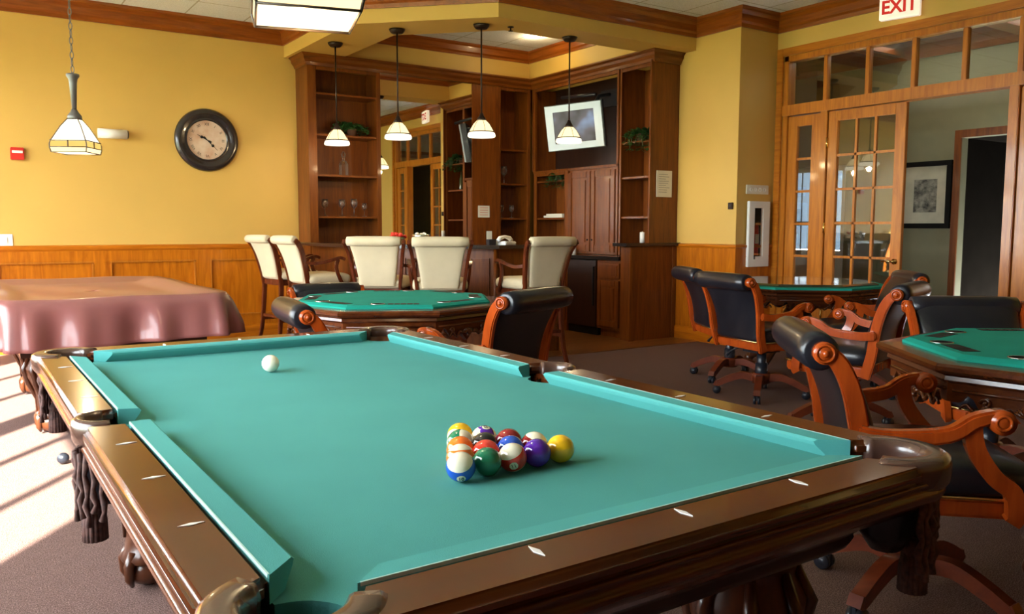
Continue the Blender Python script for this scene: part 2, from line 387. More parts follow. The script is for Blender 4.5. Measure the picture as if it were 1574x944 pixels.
# soffit over the bar
SO = [(2.3, YB), (2.3, 5.47), (3.32, 4.45), (XB, 4.45), (XB, YB)]; SI = [(2.85, 7.0), (2.85, 5.65), (3.65, 4.85), (5.45, 4.85), (5.45, 7.0)]
s = MB()
for i in range(5):
    j = (i+1) % 5; s.prism([SO[i], SO[j], SI[j], SI[i]], 3.16, 3.52)
struct(s, 'ceiling', 'wall')
CR = [(0, 3.29), (.018, 3.29), (.024, 3.325), (.040, 3.345), (.046, 3.41), (.075, 3.44), (.095, 3.45), (.095, H), (0, H)]
sweep2d([(WX, YB), (2.3, YB), (2.3, 5.47), (3.32, 4.45), (XB, 4.45), (XB, YP), (XD, YP), (XD, YF), (WX, YF), (WX, YB)], CR, 'trim_1', mats=('crownx', 'crowny'))
CI = [(0, 3.375), (.015, 3.375), (.02, 3.40), (.035, 3.42), (.045, 3.48), (.06, 3.50), (.06, 3.52), (0, 3.52)]
sweep2d(SI+[SI[0]], [(-.0, z) if d == 0 else (d, z) for d, z in CI], 'trim_2', mats=('crownx', 'crowny')) if False else None
sweep2d([SI[0], SI[4], SI[3], SI[2], SI[1], SI[0]], CI, 'trim_2', mats=('crownx', 'crowny'))
# wainscot on the clock wall: slab, cap, stile-and-rail frame
wn = MB().box(WX, 2.36, YB-.012, YB, 0, 1.0)
o = struct(wn, 'trim_3', 'wains')
fr = MB(); yy0, yy1 = YB-.03, YB-.012
fr.box(WX, 2.36, yy0, yy1, .895, 1.0).box(WX, 2.36, yy0, yy1, .14, .26)
px = 1.335-1.0*5
edges = []
while px < 2.4: edges.append(px); px += 1.0
for e in edges:
    if e-.075 > WX: fr.box(e-.075, min(e+.075, 2.36), yy0, yy1, .26, .895)
struct(fr, 'trim_4', 'wains')
ml = MB()
for i in range(len(edges)-1):
    a, b = edges[i]+.075, edges[i+1]-.075
    if a < WX: continue
    y0, y1 = YB-.036, YB-.01
    ml.box(a, b, y0, y1, .875, .897).box(a, b, y0, y1, .258, .28).box(a, a+.02, y0, y1, .28, .875).box(b-.02, b, y0, y1, .28, .875)
struct(ml, 'trim_5', 'door', bevel=.006)
sweep2d([(WX, YB), (2.36, YB)], [(0, 1.0), (.03, 1.0), (.042, 1.02), (.042, 1.05), (.03, 1.06), (0, 1.06)], 'trim_6', mats=('wainsx', 'wainsy'))
sweep2d([(WX, YB), (2.36, YB)], [(0, 0), (.042, 0), (.042, .12), (.03, .15), (0, .15)], 'baseboard_back', mats=('wainsx', 'wainsy'))
# wainscot right
sweep2d([(XB, 4.66), (XB, YP), (XD, YP)], [(0, 0), (.018, 0), (.018, 1.04), (0, 1.04)], 'trim_7', mats=('wains', 'wains'))
sweep2d([(XB, 4.66), (XB, YP), (XD, YP)], [(0, 1.03), (.024, 1.03), (.034, 1.045), (.034, 1.065), (0, 1.075)], 'trim_8', mats=('wainsx', 'wainsy'))
sweep2d([(XB, 4.66), (XB, YP), (XD, YP)], [(0, 0), (.034, 0), (.034, .13), (.02, .15), (0, .15)], 'baseboard_right', mats=('wainsx', 'wainsy'))
struct(MB().box(XD-.018, XD, YF, OY0-.08, 0, 1.05), 'trim_9', 'wains')
struct(MB().box(WX, XD, YF, YF+.018, 0, 1.05), 'trim_10', 'wains')
wl = MB()
for i in range(0, len(ys), 2): wl.box(WX, WX+.018, ys[i]+.1, ys[i+1]-.1, 0, 1.05)
struct(wl, 'trim_11', 'wains')
# ---- hall beyond the doors
HX = 8.0
struct(MB().box(XD+.0, HX+.1, -2, 6.6, -.12, 0), 'floor', 'carpet')
struct(MB().box(XD+.15, HX+.1, -2, 6.6, 3.3, 3.4), 'ceiling', 'tiles')
hw = MB().box(HX, HX+.12, 2.65, 4.02, 0, 3.3).box(HX, HX+.12, -2, 1.72, 0, 3.3).box(HX, HX+.12, 1.72, 2.65, 2.2, 3.3).box(HX, HX+.12, 5.0, 6.6, 0, 3.3).box(HX, HX+.12, 4.02, 5.0, 2.0, 3.3).box(HX, HX+.12, 4.02, 5.0, 0, .62)
struct(hw, 'wall_hall', 'hallwall')
struct(MB().box(XD+.15, HX, -2.1, -2, 0, 3.3).box(XD+.15, HX, 6.6, 6.7, 0, 3.3), 'wall_hall_end', 'hallwall')
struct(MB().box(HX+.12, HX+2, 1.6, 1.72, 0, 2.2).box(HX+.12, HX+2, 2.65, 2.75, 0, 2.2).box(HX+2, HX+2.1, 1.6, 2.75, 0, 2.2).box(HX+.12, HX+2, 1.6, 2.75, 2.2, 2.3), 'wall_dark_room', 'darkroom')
sweep2d([(HX, 6.6), (HX, -2)], [(0, 3.10), (.02, 3.10), (.05, 3.16), (.06, 3.24), (.09, 3.3), (0, 3.3)], 'trim_12', mats=('crownx', 'crowny'))
hb = MB()
for y in (3.4, 2.0, .6, 4.8): hb.box(XD+.15, HX, y-.09, y+.09, 3.14, 3.3)
struct(hb, 'trim_13', 'crownx')
struct(MB().box(HX-.02, HX, 1.62, 1.72, 0, 2.28).box(HX-.02, HX, 2.65, 2.72, 0, 2.28).box(HX-.02, HX, 1.72, 2.65, 2.2, 2.28), 'door_3', 'cab')
hwin = MB().box(HX+.02, HX+.08, 4.02, 4.08, .62, 2.0).box(HX+.02, HX+.08, 4.94, 5.0, .62, 2.0).box(HX+.02, HX+.08, 4.48, 4.54, .62, 2.0)
hwin.box(HX+.02, HX+.08, 4.02, 5.0, .62, .68).box(HX+.02, HX+.08, 4.02, 5.0, 1.94, 2.0).box(HX+.02, HX+.08, 4.02, 5.0, 1.28, 1.33)
hwi = struct(hwin, 'window_5', 'white')
lead = MB()
for k in range(1, 6): y = 4.05+.155*k; lead.box(HX+.045, HX+.055, y-.006, y+.006, .97, 1.96)
lead.build('lead_came', 'lead', hwi)
MB().box(HX+.048, HX+.052, 4.05, 4.97, .98, 1.97).build('pane', 'tintpane', hwi); MB().box(HX-.02, HX+.08, 4.02, 5.0, .30, .97).build('lower_panel', 'white', hwi)
# ---- french door assembly (x = XD)
fx0, fx1 = XD-.035, XD+.12
cs = MB()
cs.box(XD-.03, XD, OY1, OY1+.075, 0, OZ+.08).box(XD-.03, XD, OY0-.075, OY0, 0, OZ+.08).box(XD-.03, XD, OY0, OY1, OZ, OZ+.08)
dcs = struct(cs, 'trim_14', 'doory', bevel=.006)
fm = MB()
fm.box(XD, fx1, OY1-.06, OY1, 0, OZ).box(XD, fx1, OY0, OY0+.06, 0, OZ)           # jambs
fm.box(XD-.02, fx1, OY0, OY1, 2.42, 2.53).box(XD, fx1, OY0, OY1, OZ-.06, OZ)      # header, top
fm.box(XD-.01, fx1, 3.19, 3.27, 0, 2.45).box(XD-.01, fx1, 1.37, 1.45, 0, 2.45)    # posts
dfrm = struct(fm, 'door_frame_1' if False else 'trim_15', 'door', bevel=.005)
tr = MB()
for y in (3.25, 2.785, 2.32, 1.855, 1.39): tr.box(XD+.02, XD+.08, y-.022, y+.022, 2.53, OZ-.06)
tw = struct(tr, 'window_6', 'door', bevel=.004)
MB().box(XD+.048, XD+.052, OY0+.06, OY1-.06, 2.53, OZ-.06).build('pane', 'doorpane', tw)
def glazed(name, y0, y1, x, st, ncol, rows, zt=2.41, label=None, M=None):
    """a glazed leaf between y0 and y1"""
    a = MB(); bot = .28
    a.box(x, x+.045, y0, y0+st, .01, zt).box(x, x+.045, y1-st, y1, .01, zt).box(x, x+.045, y0+st, y1-st, .01, bot).box(x, x+.045, y0+st, y1-st, zt-st*.95, zt)
    o = struct(a, name, 'door', bevel=.004)
    b = MB(); z0, z1 = bot, zt-st*.95
    for k in range(1, ncol): y = y0+st+(y1-y0-2*st)*k/ncol; b.box(x+.008, x+.037, y-.012, y+.012, z0, z1)
    for k in range(1, rows): z = z0+(z1-z0)*k/rows; b.box(x+.008, x+.037, y0+st, y1-st, z-.012, z+.012)
    b.build('muntin', 'door', o)
    MB().box(x+.0205, x+.0245, y0+st-.005, y1-st+.005, z0-.005, z1+.005).build('pane', 'doorpane', o)
    return o
glazed('door_1', 3.275, 3.68, XD+.02, .115, 1, 6)
d2 = glazed('door_2', 2.36, 3.185, XD+.01, .105, 3, 6)
glazed('door_4', .96, 1.365, XD+.02, .115, 1, 6)
hd = MB(); hd.lathe([(0, 0), (.028, 0), (.028, .01), (.012, .014), (.012, .05), (0, .05)], M=T(XD+.01, 2.41, .93)@RY(-PI/2), seg=14)
hd.tube([(XD-.04, 2.41, .93), (XD-.05, 2.44, .935), (XD-.05, 2.51, .93)], [.011, .010, .008], 8)
hd.build('door_handle', 'brass', d2)
hg = MB()
for z in (.35, 1.25, 2.1): hg.box(XD-.003, XD+.012, 3.178, 3.196, z-.05, z+.05).cyl((XD-.008, 3.187, z-.055), (XD-.008, 3.187, z+.055), .008, 8)
hg.build('hinge', 'brass', d2)

# ------------------------------------------------------------------ pool table
BED, RT = .762, .80
def pool_table():
    t = thing('pool_table', 'dark wooden pool table with teal cloth, racked balls on it, in the foreground', 'pool table')
    # cloth bed with pocket cut-outs
    XW, YW = .609, 1.168
    pts = []
    def arc(cx, cy, r, a0, a1, n=10): return [(cx+r*math.cos(a0+(a1-a0)*k/n), cy+r*math.sin(a0+(a1-a0)*k/n)) for k in range(n+1)]
    g = .075
    pts += arc(XW-.01, -YW+.01, g, R(180+25), R(90-25)) if False else []
    def corner(sx, sy):
        cx, cy = sx*(XW-.005), sy*(YW-.005); a = math.atan2(-sy, -sx)
        return arc(cx, cy, g, a-R(45), a+R(45))
    def side(sx):
        cx = sx*(XW+.02); a = 0 if sx < 0 else PI; h = math.asin(.062/.066)
        return [(p[0], p[1]) for p in arc(cx, 0, .066, a-h*.9, a+h*.9)]
    c = corner(1, 1); c.sort(key=lambda p: -p[0]); pts += [(XW, 1.0)] + c
    c = corner(-1, 1); c.sort(key=lambda p: -p[0]); pts += c+[(-XW, 1.0)]
    s = side(-1); s.sort(key=lambda p: -p[1]); pts += [(-XW, .07)]+s+[(-XW, -.07)]
    c = corner(-1, -1); c.sort(key=lambda p: p[0]); pts += [(-XW, -1.0)]+c
    c = corner(1, -1); c.sort(key=lambda p: p[0]); pts += c+[(XW, -1.0)]
    s = side(1); s.sort(key=lambda p: p[1]); pts += [(XW, -.07)]+s+[(XW, .07)]
    MB().prism(pts, BED-.03, BED).build('playing_cloth', 'felt', t)
    # cushions
    sec = [(0, RT+.001), (.045, RT-.001), (.0505, RT-.006), (.047, RT-.014), (.030, BED+.0005), (0, BED+.0005)]
    def cushion(M, w0, w1, n0, n1):
        vs = []
        for e, (wl_, nl) in enumerate(((w0, n0), (w1, n1))):
            for d, z in sec: f = d/.0505; vs.append((wl_+(nl-wl_)*f, d, z))
        k = len(sec); fs = [(q, (q+1) % k, (q+1) % k+k, q+k) for q in range(k)]+[tuple(range(k)), tuple(range(k, 2*k))[::-1]]
        co_ = MB().add(vs, fs, M=M).build('cushion', 'feltlit', t)
        MB().box(min(w0, w1)+.004, max(w0, w1)-.004, -.001, .0018, RT-.004, RT+.0014, M=M).build('lit_edge_line', 'strip', co_)  # painted highlight along the joint of wood and cloth
    for sy in (-1, 1):
        M = T(0, sy*YW, 0)@(Matrix.Identity(4) if sy < 0 else RZ(PI)); cushion(M, -.525, .525, -.470, .470)
    for sx in (-1, 1):
        for sy in (-1, 1):
            M = T(sx*XW, 0, 0)@Matrix(((0, -sx, 0, 0), (sy, 0, 0, 0), (0, 0, 1, 0), (0, 0, 0, 1)))
            cushion(M, .078, 1.085, .068, 1.032)
    # wooden rails: rounded slab on a stepped moulding
    def rail(poly, mat):
        MB().prism(poly, RT-.034, RT).build('rail', mat, t, bevel=.013, bseg=3)
    for sy in (-1, 1):
        p = [(-.527, sy*YW), (.527, sy*YW), (.560, sy*1.225), (.560, sy*1.262), (.545, sy*1.283), (-.545, sy*1.283), (-.560, sy*1.262), (-.560, sy*1.225)]
        rail(p, 'railx')
    for sx in (-1, 1):
        for sy in (-1, 1):
            p = [(sx*XW, sy*.083), (sx*.655, sy*.075), (sx*.69, sy*.070), (sx*.706, sy*.085), (sx*.706, sy*1.112), (sx*.690, sy*1.128), (sx*.655, sy*1.118), (sx*XW, sy*1.088)]
            rail(p, 'raily')
    # under-rail mouldings
    def loop(x, y): return [(-x, -y), (x, -y), (x, y), (-x, y)]
    def mould(name, prof, mat):   # closed rounded loop
        r = .22 if name == 'cabinet' else .10; out = []
        base = []
        for cx, cy, a in ((1, 1, 0), (-1, 1, 90), (-1, -1, 180), (1, -1, 270)):
            for k in range(7): base.append((cx, cy, R(a+15*k)))
        b = MB(); vs = []
        for cx, cy, a in base:
            for d, z in prof:
                vs.append((cx*(.70-r)+(r+d)*math.cos(a), cy*(1.275-r)+(r+d)*math.sin(a), z))
        n = len(base); k = len(prof)
        fs = [(i*k+q, ((i+1) % n)*k+q, ((i+1) % n)*k+(q+1) % k, i*k+(q+1) % k) for i in range(n) for q in range(k)]
        b.add(vs, fs, True); return b.build(name, mat, t)
    mould('rail_moulding', [(-.06, RT-.034), (0, RT-.034), (.002, RT-.040), (-.008, RT-.046), (.002, RT-.054), (.004, RT-.064), (-.002, RT-.076), (-.016, RT-.084), (-.03, RT-.10), (-.08, RT-.10)], 'railx')
    mould('cabinet', [(-.20, RT-.095), (-.035, RT-.095), (-.055, RT-.11), (-.085, RT-.135), (-.115, RT-.16), (-.110, RT-.17), (-.120, RT-.185), (-.135, RT-.195), (-.20, RT-.20)], 'apronw')
    MB().prism([(-.50, -1.08), (.50, -1.08), (.50, 1.08), (-.50, 1.08)], .57, RT-.05).build('frame_bottom', 'apronw', t)
    # pockets: wooden surround, leather cup, tassels
    def surround(cx, cy, a, half, ri=.062, ro=.113, nm='pocket_surround'):
        zt = RT+.006
        pr = [(ri, RT-.05), (ri-.004, RT-.01), (ri+.002, zt-.003), (ri+.008, zt), (ro-.012, zt), (ro-.003, zt-.006), (ro, zt-.018), (ro-.002, RT-.045), (ro-.012, RT-.06)]
        return MB().ring(pr, (cx, cy, 0), 26, a-half, a+half).build(nm, 'casting', t)
    def cup(cx, cy, r):
        MB().lathe([(r, RT-.045), (r+.003, RT-.08), (r-.004, RT-.16), (r-.03, RT-.20), (.001, RT-.205)], (cx, cy, 0), 18).build('pocket_cup', 'leather', t)
    def tassels(cx, cy, outx, outy, n=12):
        b = MB()
        for k in range(n):
            a = math.atan2(outy, outx)+R(-60+120*k/(n-1)); x, y = cx+.088*math.cos(a), cy+.088*math.sin(a)
            zl = RT-.07; L = .15+.02*math.sin(k*2.1)
            pts = [(x+.003*math.sin(i*2.1+k), y+.003*math.cos(i*2.3+k), zl-L*i/7) for i in range(8)]
            b.tube(pts, [.005+.003*(i % 2) for i in range(8)], 6)
        b2 = MB(); x, y = cx+.055*outx, cy+.055*outy
        for k in range(16):
            q = 2*PI*k/16; b2.tube([(x+.016*math.cos(q), y+.016*math.sin(q), RT-.20), (x+.020*math.cos(q), y+.020*math.sin(q), RT-.24), (x+.023*math.cos(q), y+.023*math.sin(q), RT-.285)], [.006, .008, .006], 5)
        b2.sphere((x, y, RT-.20), .024, 10)
        o = b.build('pocket_fringe', 'tassel', t); b2.build('tassel', 'tassel', o)
    for sx in (-1, 1):
        for sy in (-1, 1):
            cx, cy = sx*.607, sy*1.172; a = math.atan2(sy, sx)
            surround(cx, cy, a, R(112)); cup(cx, cy, .060); d = 1/math.sqrt(2); tassels(cx, cy, sx*d, sy*d)
        cx = sx*.645; surround(cx, 0, 0 if sx > 0 else PI, R(88), .052, .076); cup(cx, 0, .052); tassels(cx-.02*sx, 0, sx, 0, 10)
    # sights
    for sx in (-1, 1):
        for k in (1, 2, 3, 5, 6, 7):
            y = -1.118+2.236*k/8; x = sx*(.559+.088)
            MB().prism([(x-.020, y), (x, y-.0055), (x+.020, y), (x, y+.0055)], RT-.001, RT+.0012).build('rail_sight', 'pearl', t)
    for sy in (-1, 1):
        for k in (1, 2, 3):
            x = -.559+1.118*k/4; y = sy*(1.118+.088)
            MB().prism([(x, y-.020), (x+.0055, y), (x, y+.020), (x-.0055, y)], RT-.001, RT+.0012).build('rail_sight', 'pearl', t)
    for sx in (-1, 1):
        for sy in (-1, 1): carved_leg(t, sx*(.41 if sy > 0 else .47), sy*.94, .60)
    return t
def carved_leg(t, x, y, h, mat='legw'):
    b = MB(); a = math.atan2(y, x) if (x or y) else 0
    b.lathe([(.001, h), (.135, h), (.14, h-.03), (.105, h-.06), (.10, h-.09), (.125, h-.14), (.12, h-.19), (.085, h-.27), (.075, h-.34), (.07, h-.40), (.075, .13), (.092, .11), (.085, .095)], (x, y, 0), 20)
    for k in range(8):   # carved acanthus ribs
        q = 2*PI*k/8; c, s_ = math.cos(q), math.sin(q)
        b.tube([(x+c*.10, y+s_*.10, h-.07), (x+c*.132, y+s_*.132, h-.15), (x+c*.112, y+s_*.112, h-.23), (x+c*.072, y+s_*.072, h-.33), (x+c*.072, y+s_*.072, h-.42)], [.010, .018, .016, .010, .006], 6)
    o = b.build('leg', mat, t)
    f = MB(); f.sphere((x, y, .06), .078, 16, sc=(1, 1, .77))
    for k in range(5):
        q = 2*PI*k/5; c, s_ = math.cos(q), math.sin(q)
        f.tube([(x+c*.065, y+s_*.065, .13), (x+c*.088, y+s_*.088, .09), (x+c*.088, y+s_*.088, .045), (x+c*.075, y+s_*.075, .015)], [.018, .019, .015, .007], 7)
    f.build('claw_foot', mat, o)
pool_table()

# ------------------------------------------------------------------ billiard balls
BR = .0286
BC = {1: (.90, .50, .01), 2: (.015, .085, .48), 3: (.68, .035, .02), 4: (.085, .012, .32), 5: (.86, .17, .015), 6: (.008, .16, .075), 7: (.26, .012, .015), 8: (.01, .01, .012)}
def ball_mat(n):
    m, nt, b = base('ball_%d' % n, .10, coat=.6); col = BC[n if n < 9 else n-8]; v = coords(nt)
    sp = nt.nodes.new('ShaderNodeSeparateXYZ'); nt.links.new(v, sp.inputs[0])
    def mth(op, a, bb=None):
        q = nt.nodes.new('ShaderNodeMath'); q.operation = op
        for i, z in enumerate((a, bb)):
            if z is None: continue
            if isinstance(z, (int, float)): q.inputs[i].default_value = z
            else: nt.links.new(z, q.inputs[i])
        return q.outputs[0]
    # number disc on +x
    ds = mth('GREATER_THAN', sp.outputs[0], BR*math.cos(.33))
    if n > 8: st = mth('GREATER_THAN', mth('ABSOLUTE', sp.outputs[2]), BR*.52); wf = mth('MAXIMUM', ds, st)
    else: wf = ds
    mx = nt.nodes.new('ShaderNodeMixRGB'); nt.links.new(wf, mx.inputs[0]); mx.inputs[1].default_value = lin(*col); mx.inputs[2].default_value = lin(.82, .76, .58)
    nt.links.new(mx.outputs[0], b.inputs['Base Color']); return m
def ball(n, x, y, rot, label):
    o = MB().sphere((0, 0, 0), BR, 32).build('billiard_ball', ball_mat(n) if n else plain('cue_ball', lin(.84, .80, .64), .1, coat=.6, var=.02))
    o.location = (x, y, BED+BR+.0006); o.rotation_euler = rot; tag(o, label, 'billiard ball', 'racked billiard balls' if n else None)
    if not n: del_group = None
    if n: text_mesh(str(n), .0115, 'ink', 'number', o, T(BR*.995, 0, 0)@RZ(PI/2)@RX(PI/2), .0006)
    return o
rx0, ry0, dx, dy = -.0295, -.775, .0588, .0509
LB = [  # row from the near edge, index from the left, number, rotation (z toward view), label
 (0, 0, 10, (R(8), R(38), R(-118)), 'blue and white striped ball 10 at the near left corner of the rack'),
 (0, 1, 6, (R(20), R(-50), R(60)), 'solid dark green ball in the front row of the rack'),
 (0, 2, 11, (R(20), R(22), R(-118)), 'red and white striped ball 11 in the middle of the front row'),
 (0, 3, 4, (R(0), R(0), R(140)), 'solid purple ball in the front row beside the solid yellow one'),
 (0, 4, 1, (R(0), R(0), R(20)), 'solid yellow ball at the right end of the rack'),
 (1, 0, 13, (R(8), R(15), R(100)), 'white-topped orange striped ball just behind the blue striped ball 10'),
 (1, 1, 3, (R(0), R(10), R(70)), 'solid bright red ball right behind the green ball'),
 (1, 2, 2, (R(0), R(15), R(150)), 'solid blue ball behind the red and white striped ball'),
 (1, 3, 15, (R(15), R(-14), R(100)), 'white-topped striped ball behind the solid purple ball'),
 (2, 0, 5, (R(0), R(0), R(90)), 'solid orange ball on the left edge, midway along the rack'),
 (2, 1, 8, (R(0), R(0), R(90)), 'black ball in the centre of the rack'),
 (2, 2, 7, (R(0), R(-10), R(60)), 'solid maroon ball on the far right side of the rack'),
 (3, 0, 14, (R(60), R(15), R(30)), 'green striped ball on the left edge second from the far tip'),
 (3, 1, 12, (R(75), R(-75), R(-90)), 'purple and white striped ball at the far side of the rack'),
 (4, 0, 9, (R(60), R(60), R(100)), 'yellow-topped striped ball at the far tip of the rack'),
]
for r_, i, n, rot, lb in LB: ball(n, rx0+dx*(i-2)+dx*r_/2, ry0+dy*r_, rot, lb)
cb = ball(0, -.067, .609, (0, 0, 0), 'white cue ball alone near the far end of the teal table')

# ------------------------------------------------------------------ covered pool table
CX0, CX1, CY0, CY1 = -.76, .50, 3.18, 5.42
ct = thing('pool_table', 'second pool table hidden under a mauve cover by the clock wall', 'pool table', ((CX0+CX1)/2, (CY0+CY1)/2, 0))
hx, hy = (CX1-CX0)/2, (CY1-CY0)/2
b = MB().box(-hx+.04, hx-.04, -hy+.04, hy-.04, .70, .795); b.build('rail', 'railx', ct)
MB().box(-hx+.12, hx-.12, -hy+.12, hy-.12, .50, .70).build('cabinet', 'apronw', ct)
for sx in (-1, 1):
    for sy in (-1, 1): carved_leg(ct, sx*(hx-.28), sy*(hy-.42), .54, 'legw')
def cover_fn(u, v):
    # perimeter parameter u, v: 0 centre .. 1 hem
    a = 2*PI*u; r = .11
    per = [(hx-r, hy-r), (-hx+r, hy-r), (-hx+r, -hy+r), (hx-r, -hy+r)]
    L = [2*(hx-r), r*PI/2, 2*(hy-r), r*PI/2, 2*(hx-r), r*PI/2, 2*(hy-r), r*PI/2]; tot = sum(L); d = u*tot
    # walk: top edge (x + to -), corner, left edge, corner ...
    k = 0
    while k < 7 and d > L[k]: d -= L[k]; k += 1
    f = d/L[k]; i = k//2
    ang0 = [90, 180, 270, 360][i]
    if k % 2 == 0:
        A = per[i]; B = per[(i+1) % 4]; x = A[0]+(B[0]-A[0])*f; y = A[1]+(B[1]-A[1])*f; an = R(ang0)
    else:
        A = per[(i+1) % 4]; x, y = A; an = R(ang0+90*f)
    nx, ny = math.cos(an), math.sin(an)
    s = u*tot
    wob = math.sin(s*17)*.5+math.sin(s*29+1.3)*.3+math.sin(s*7.3+.4)*.4
    if k % 2 == 1: wob = wob*.5+math.sin(f*PI*3)*.9
    if v <= .5:
        q = v/.5
        ins = (1-q); px, py = (x+nx*r)*(1-ins*.999), (y+ny*r)*(1-ins*.999)
        edge = min(hx-abs(px), hy-abs(py))
        z = .835-.035*min(1, max(0, (edge-.10)/.10))+.003*math.sin(px*9+py*5)
        return (px, py, z)
    q = (v-.5)/.5
    drop = q*.255
    out = r+.012+.012*min(1, q*6)+wob*.046*min(1, q*1.4)+.03*q
    z = .832-.012*min(1, q*8)-drop+.012*math.sin(s*3.1)*q
    return (x+nx*out, y+ny*out, z)
cm = MB().grid(cover_fn, 260, 24, closed_u=True)
cov = cm.build('table_cover', 'cover', None, loc=((CX0+CX1)/2, (CY0+CY1)/2, 0), solid=.003)
tag(cov, 'mauve vinyl cover draped in folds over the table by the clock wall', 'table cover')
# ------------------------------------------------------------------ octagonal card tables
def octagon(r, a0=0): return [(r*math.cos(a0+R(45*k)), r*math.sin(a0+R(45*k))) for k in range(8)]
def card_table(label, loc, rz, covered=False):
    t = thing('card_table', label, 'card table', (loc[0], loc[1], 0), rz, 'octagonal card tables')
    RR = .76; a0 = R(22.5)
    def octloft(prof, mat, name, closed=True):
        vs = []; k = len(prof)
        for i in range(8):
            q = a0+R(45*i)
            for r, z in prof: vs.append((r*math.cos(q), r*math.sin(q), z))
        fs = [(i*k+q, ((i+1) % 8)*k+q, ((i+1) % 8)*k+(q+1) % k, i*k+(q+1) % k) for i in range(8) for q in range(k if closed else k-1)]
        return vs, fs
    vs, fs = octloft([(.50, .745), (RR-.03, .735), (RR-.012, .728), (RR, .738), (RR, .752), (RR-.012, .762), (RR-.10, .766), (.50, .766)], None, None)
    MB().add(vs, fs).build('table_rim', 'railx', t)
    vs, fs = octloft([(RR-.10, .764), (RR-.10, .776), (RR-.125, .788), (.001, .788), (.001, .764)], None, None)
    MB().add(vs, fs).build('table_cover' if covered else 'playing_surface', 'greenglass' if covered else 'pfelt', t)
    if covered:
        vs, fs = octloft([(RR+.004, .750), (RR+.004, .765), (RR-.02, .768), (RR-.095, .768), (RR-.095, .750)], None, None)
        MB().add(vs, fs).build('cover_edge', 'pfelt', t)
    # moulding and carved apron
    vs, fs = octloft([(.55, .735), (RR-.035, .735), (RR-.035, .722), (RR-.048, .715), (RR-.044, .700), (RR-.055, .690), (.55, .690)], None, None)
    MB().add(vs, fs).build('moulding', 'railx', t)
    for i in range(8):
        q = R(45*i); ap = (RR-.06)*math.cos(R(22.5)); hw_ = (RR-.06)*math.sin(R(22.5))
        M = RZ(q)@T(ap, 0, 0)
        n = 24; vs = []
        for k in range(n+1):
            y = -hw_+2*hw_*k/n; u = abs(y)/hw_
            zb = .612-.028*math.cos(u*PI*1.0)-.014*math.cos(u*PI*4)-.010*math.cos(u*PI*7) if u < .82 else .622
            for x in (-.03, 0): vs += [(x, y, .692), (x, y, zb)]
        fs = []
        for k in range(n):
            a = k*4; b_ = a+4
            fs += [(a, b_, b_+1, a+1), (a+2, a+3, b_+3, b_+2), (a+1, b_+1, b_+3, a+3)]
        fs += [(0, 1, 3, 2), (n*4, n*4+2, n*4+3, n*4+1)]
        ap_o = MB().add(vs, fs, M=M).build('apron', 'railx', t)
        cvb = MB()
        for k in range(7):   # central shell
            an = R(-60+20*k); cvb.tube([(.004, 0, .598), (.010, .030*math.sin(an), .598+.026*math.cos(an)), (.006, .052*math.sin(an), .598+.040*math.cos(an))], [.005, .009, .006], 6, M=M)
        cvb.sphere((.006, 0, .592), .012, 8, M=M)
        for sg in (-1, 1):   # scrolls along the lower edge
            pts = [(.006, sg*(.05+.17*k/14), .606+.014*math.sin(k*1.15)) for k in range(15)]
            cvb.tube(pts, [.010-.0003*k for k in range(15)], 6, M=M)
            pts = [(.008, sg*(.135+.020*(1-k/12)*math.cos(k*.8)), .632+.020*(1-k/12)*math.sin(k*.8)) for k in range(12)]
            cvb.tube(pts, .0055, 6, M=M)
        cvb.tube([(.004, -hw_+.02, .664), (.004, hw_-.02, .664)], .006, 6, M=M)
        cvb.build('carving', 'railx', ap_o)
        if not covered:
            ch = MB(); rr = (RR-.10)*math.cos(R(22.5))-.085
            Mi = RZ(q)@T(rr, 0, 0)
            for k in range(5): ch.box(-.034, .030, -.015+.038*k, .018+.038*k, .7881, .7895, M=Mi)
            ch.build('chip_tray', 'black', t)
            cupm = MB().lathe([(.001, .7883), (.034, .7883), (.036, .790), (.041, .7915), (.043, .7885)], (0, -.075, 0), 18, M=Mi)
            c_o = cupm.build('cup_holder', 'black', t)
            MB().ring([(.039, .7885), (.040, .7915), (.043, .7915), (.044, .7885)], (0, -.075, 0), 18, M=Mi).build('cup_rim', 'chrome', c_o)
    # pedestal
    p = MB(); p.lathe([(.001, .70), (.20, .70), (.20, .66), (.10, .62), (.085, .56), (.13, .48), (.15, .40), (.12, .33), (.09, .28), (.13, .24), (.14, .18), (.001, .16)], seg=20)
    p.build('pedestal', 'legw', t)
    for k in range(4):
        M = RZ(R(45+90*k)); l = MB()
        l.tube([(.10, 0, .24), (.20, 0, .28), (.32, 0, .22), (.42, 0, .10), (.48, 0, .055)], [.050, .055, .046, .036, .030], 10, M=M)
        l2 = MB(); l2.tube([(.14, 0, .62), (.26, 0, .60), (.40, 0, .66), (.50, 0, .69)], [.035, .04, .035, .03], 8, M=M)
        lo = l.build('leg', 'legw', t); l2.build('bracket', 'legw', t)
        MB().sphere((.50, 0, .042), .042, 12, M=M).build('claw_foot', 'legw', lo)
    return t
card_table('octagonal card table with green felt top in front of the cream bar stools', (1.47, 2.85), R(16.5))
card_table('octagonal card table with green felt top at the right edge of the picture', (2.70, -.71), R(-38))
card_table('octagonal card table with glossy dark top near the glazed doors', (5.22, 2.55), R(-43), True)

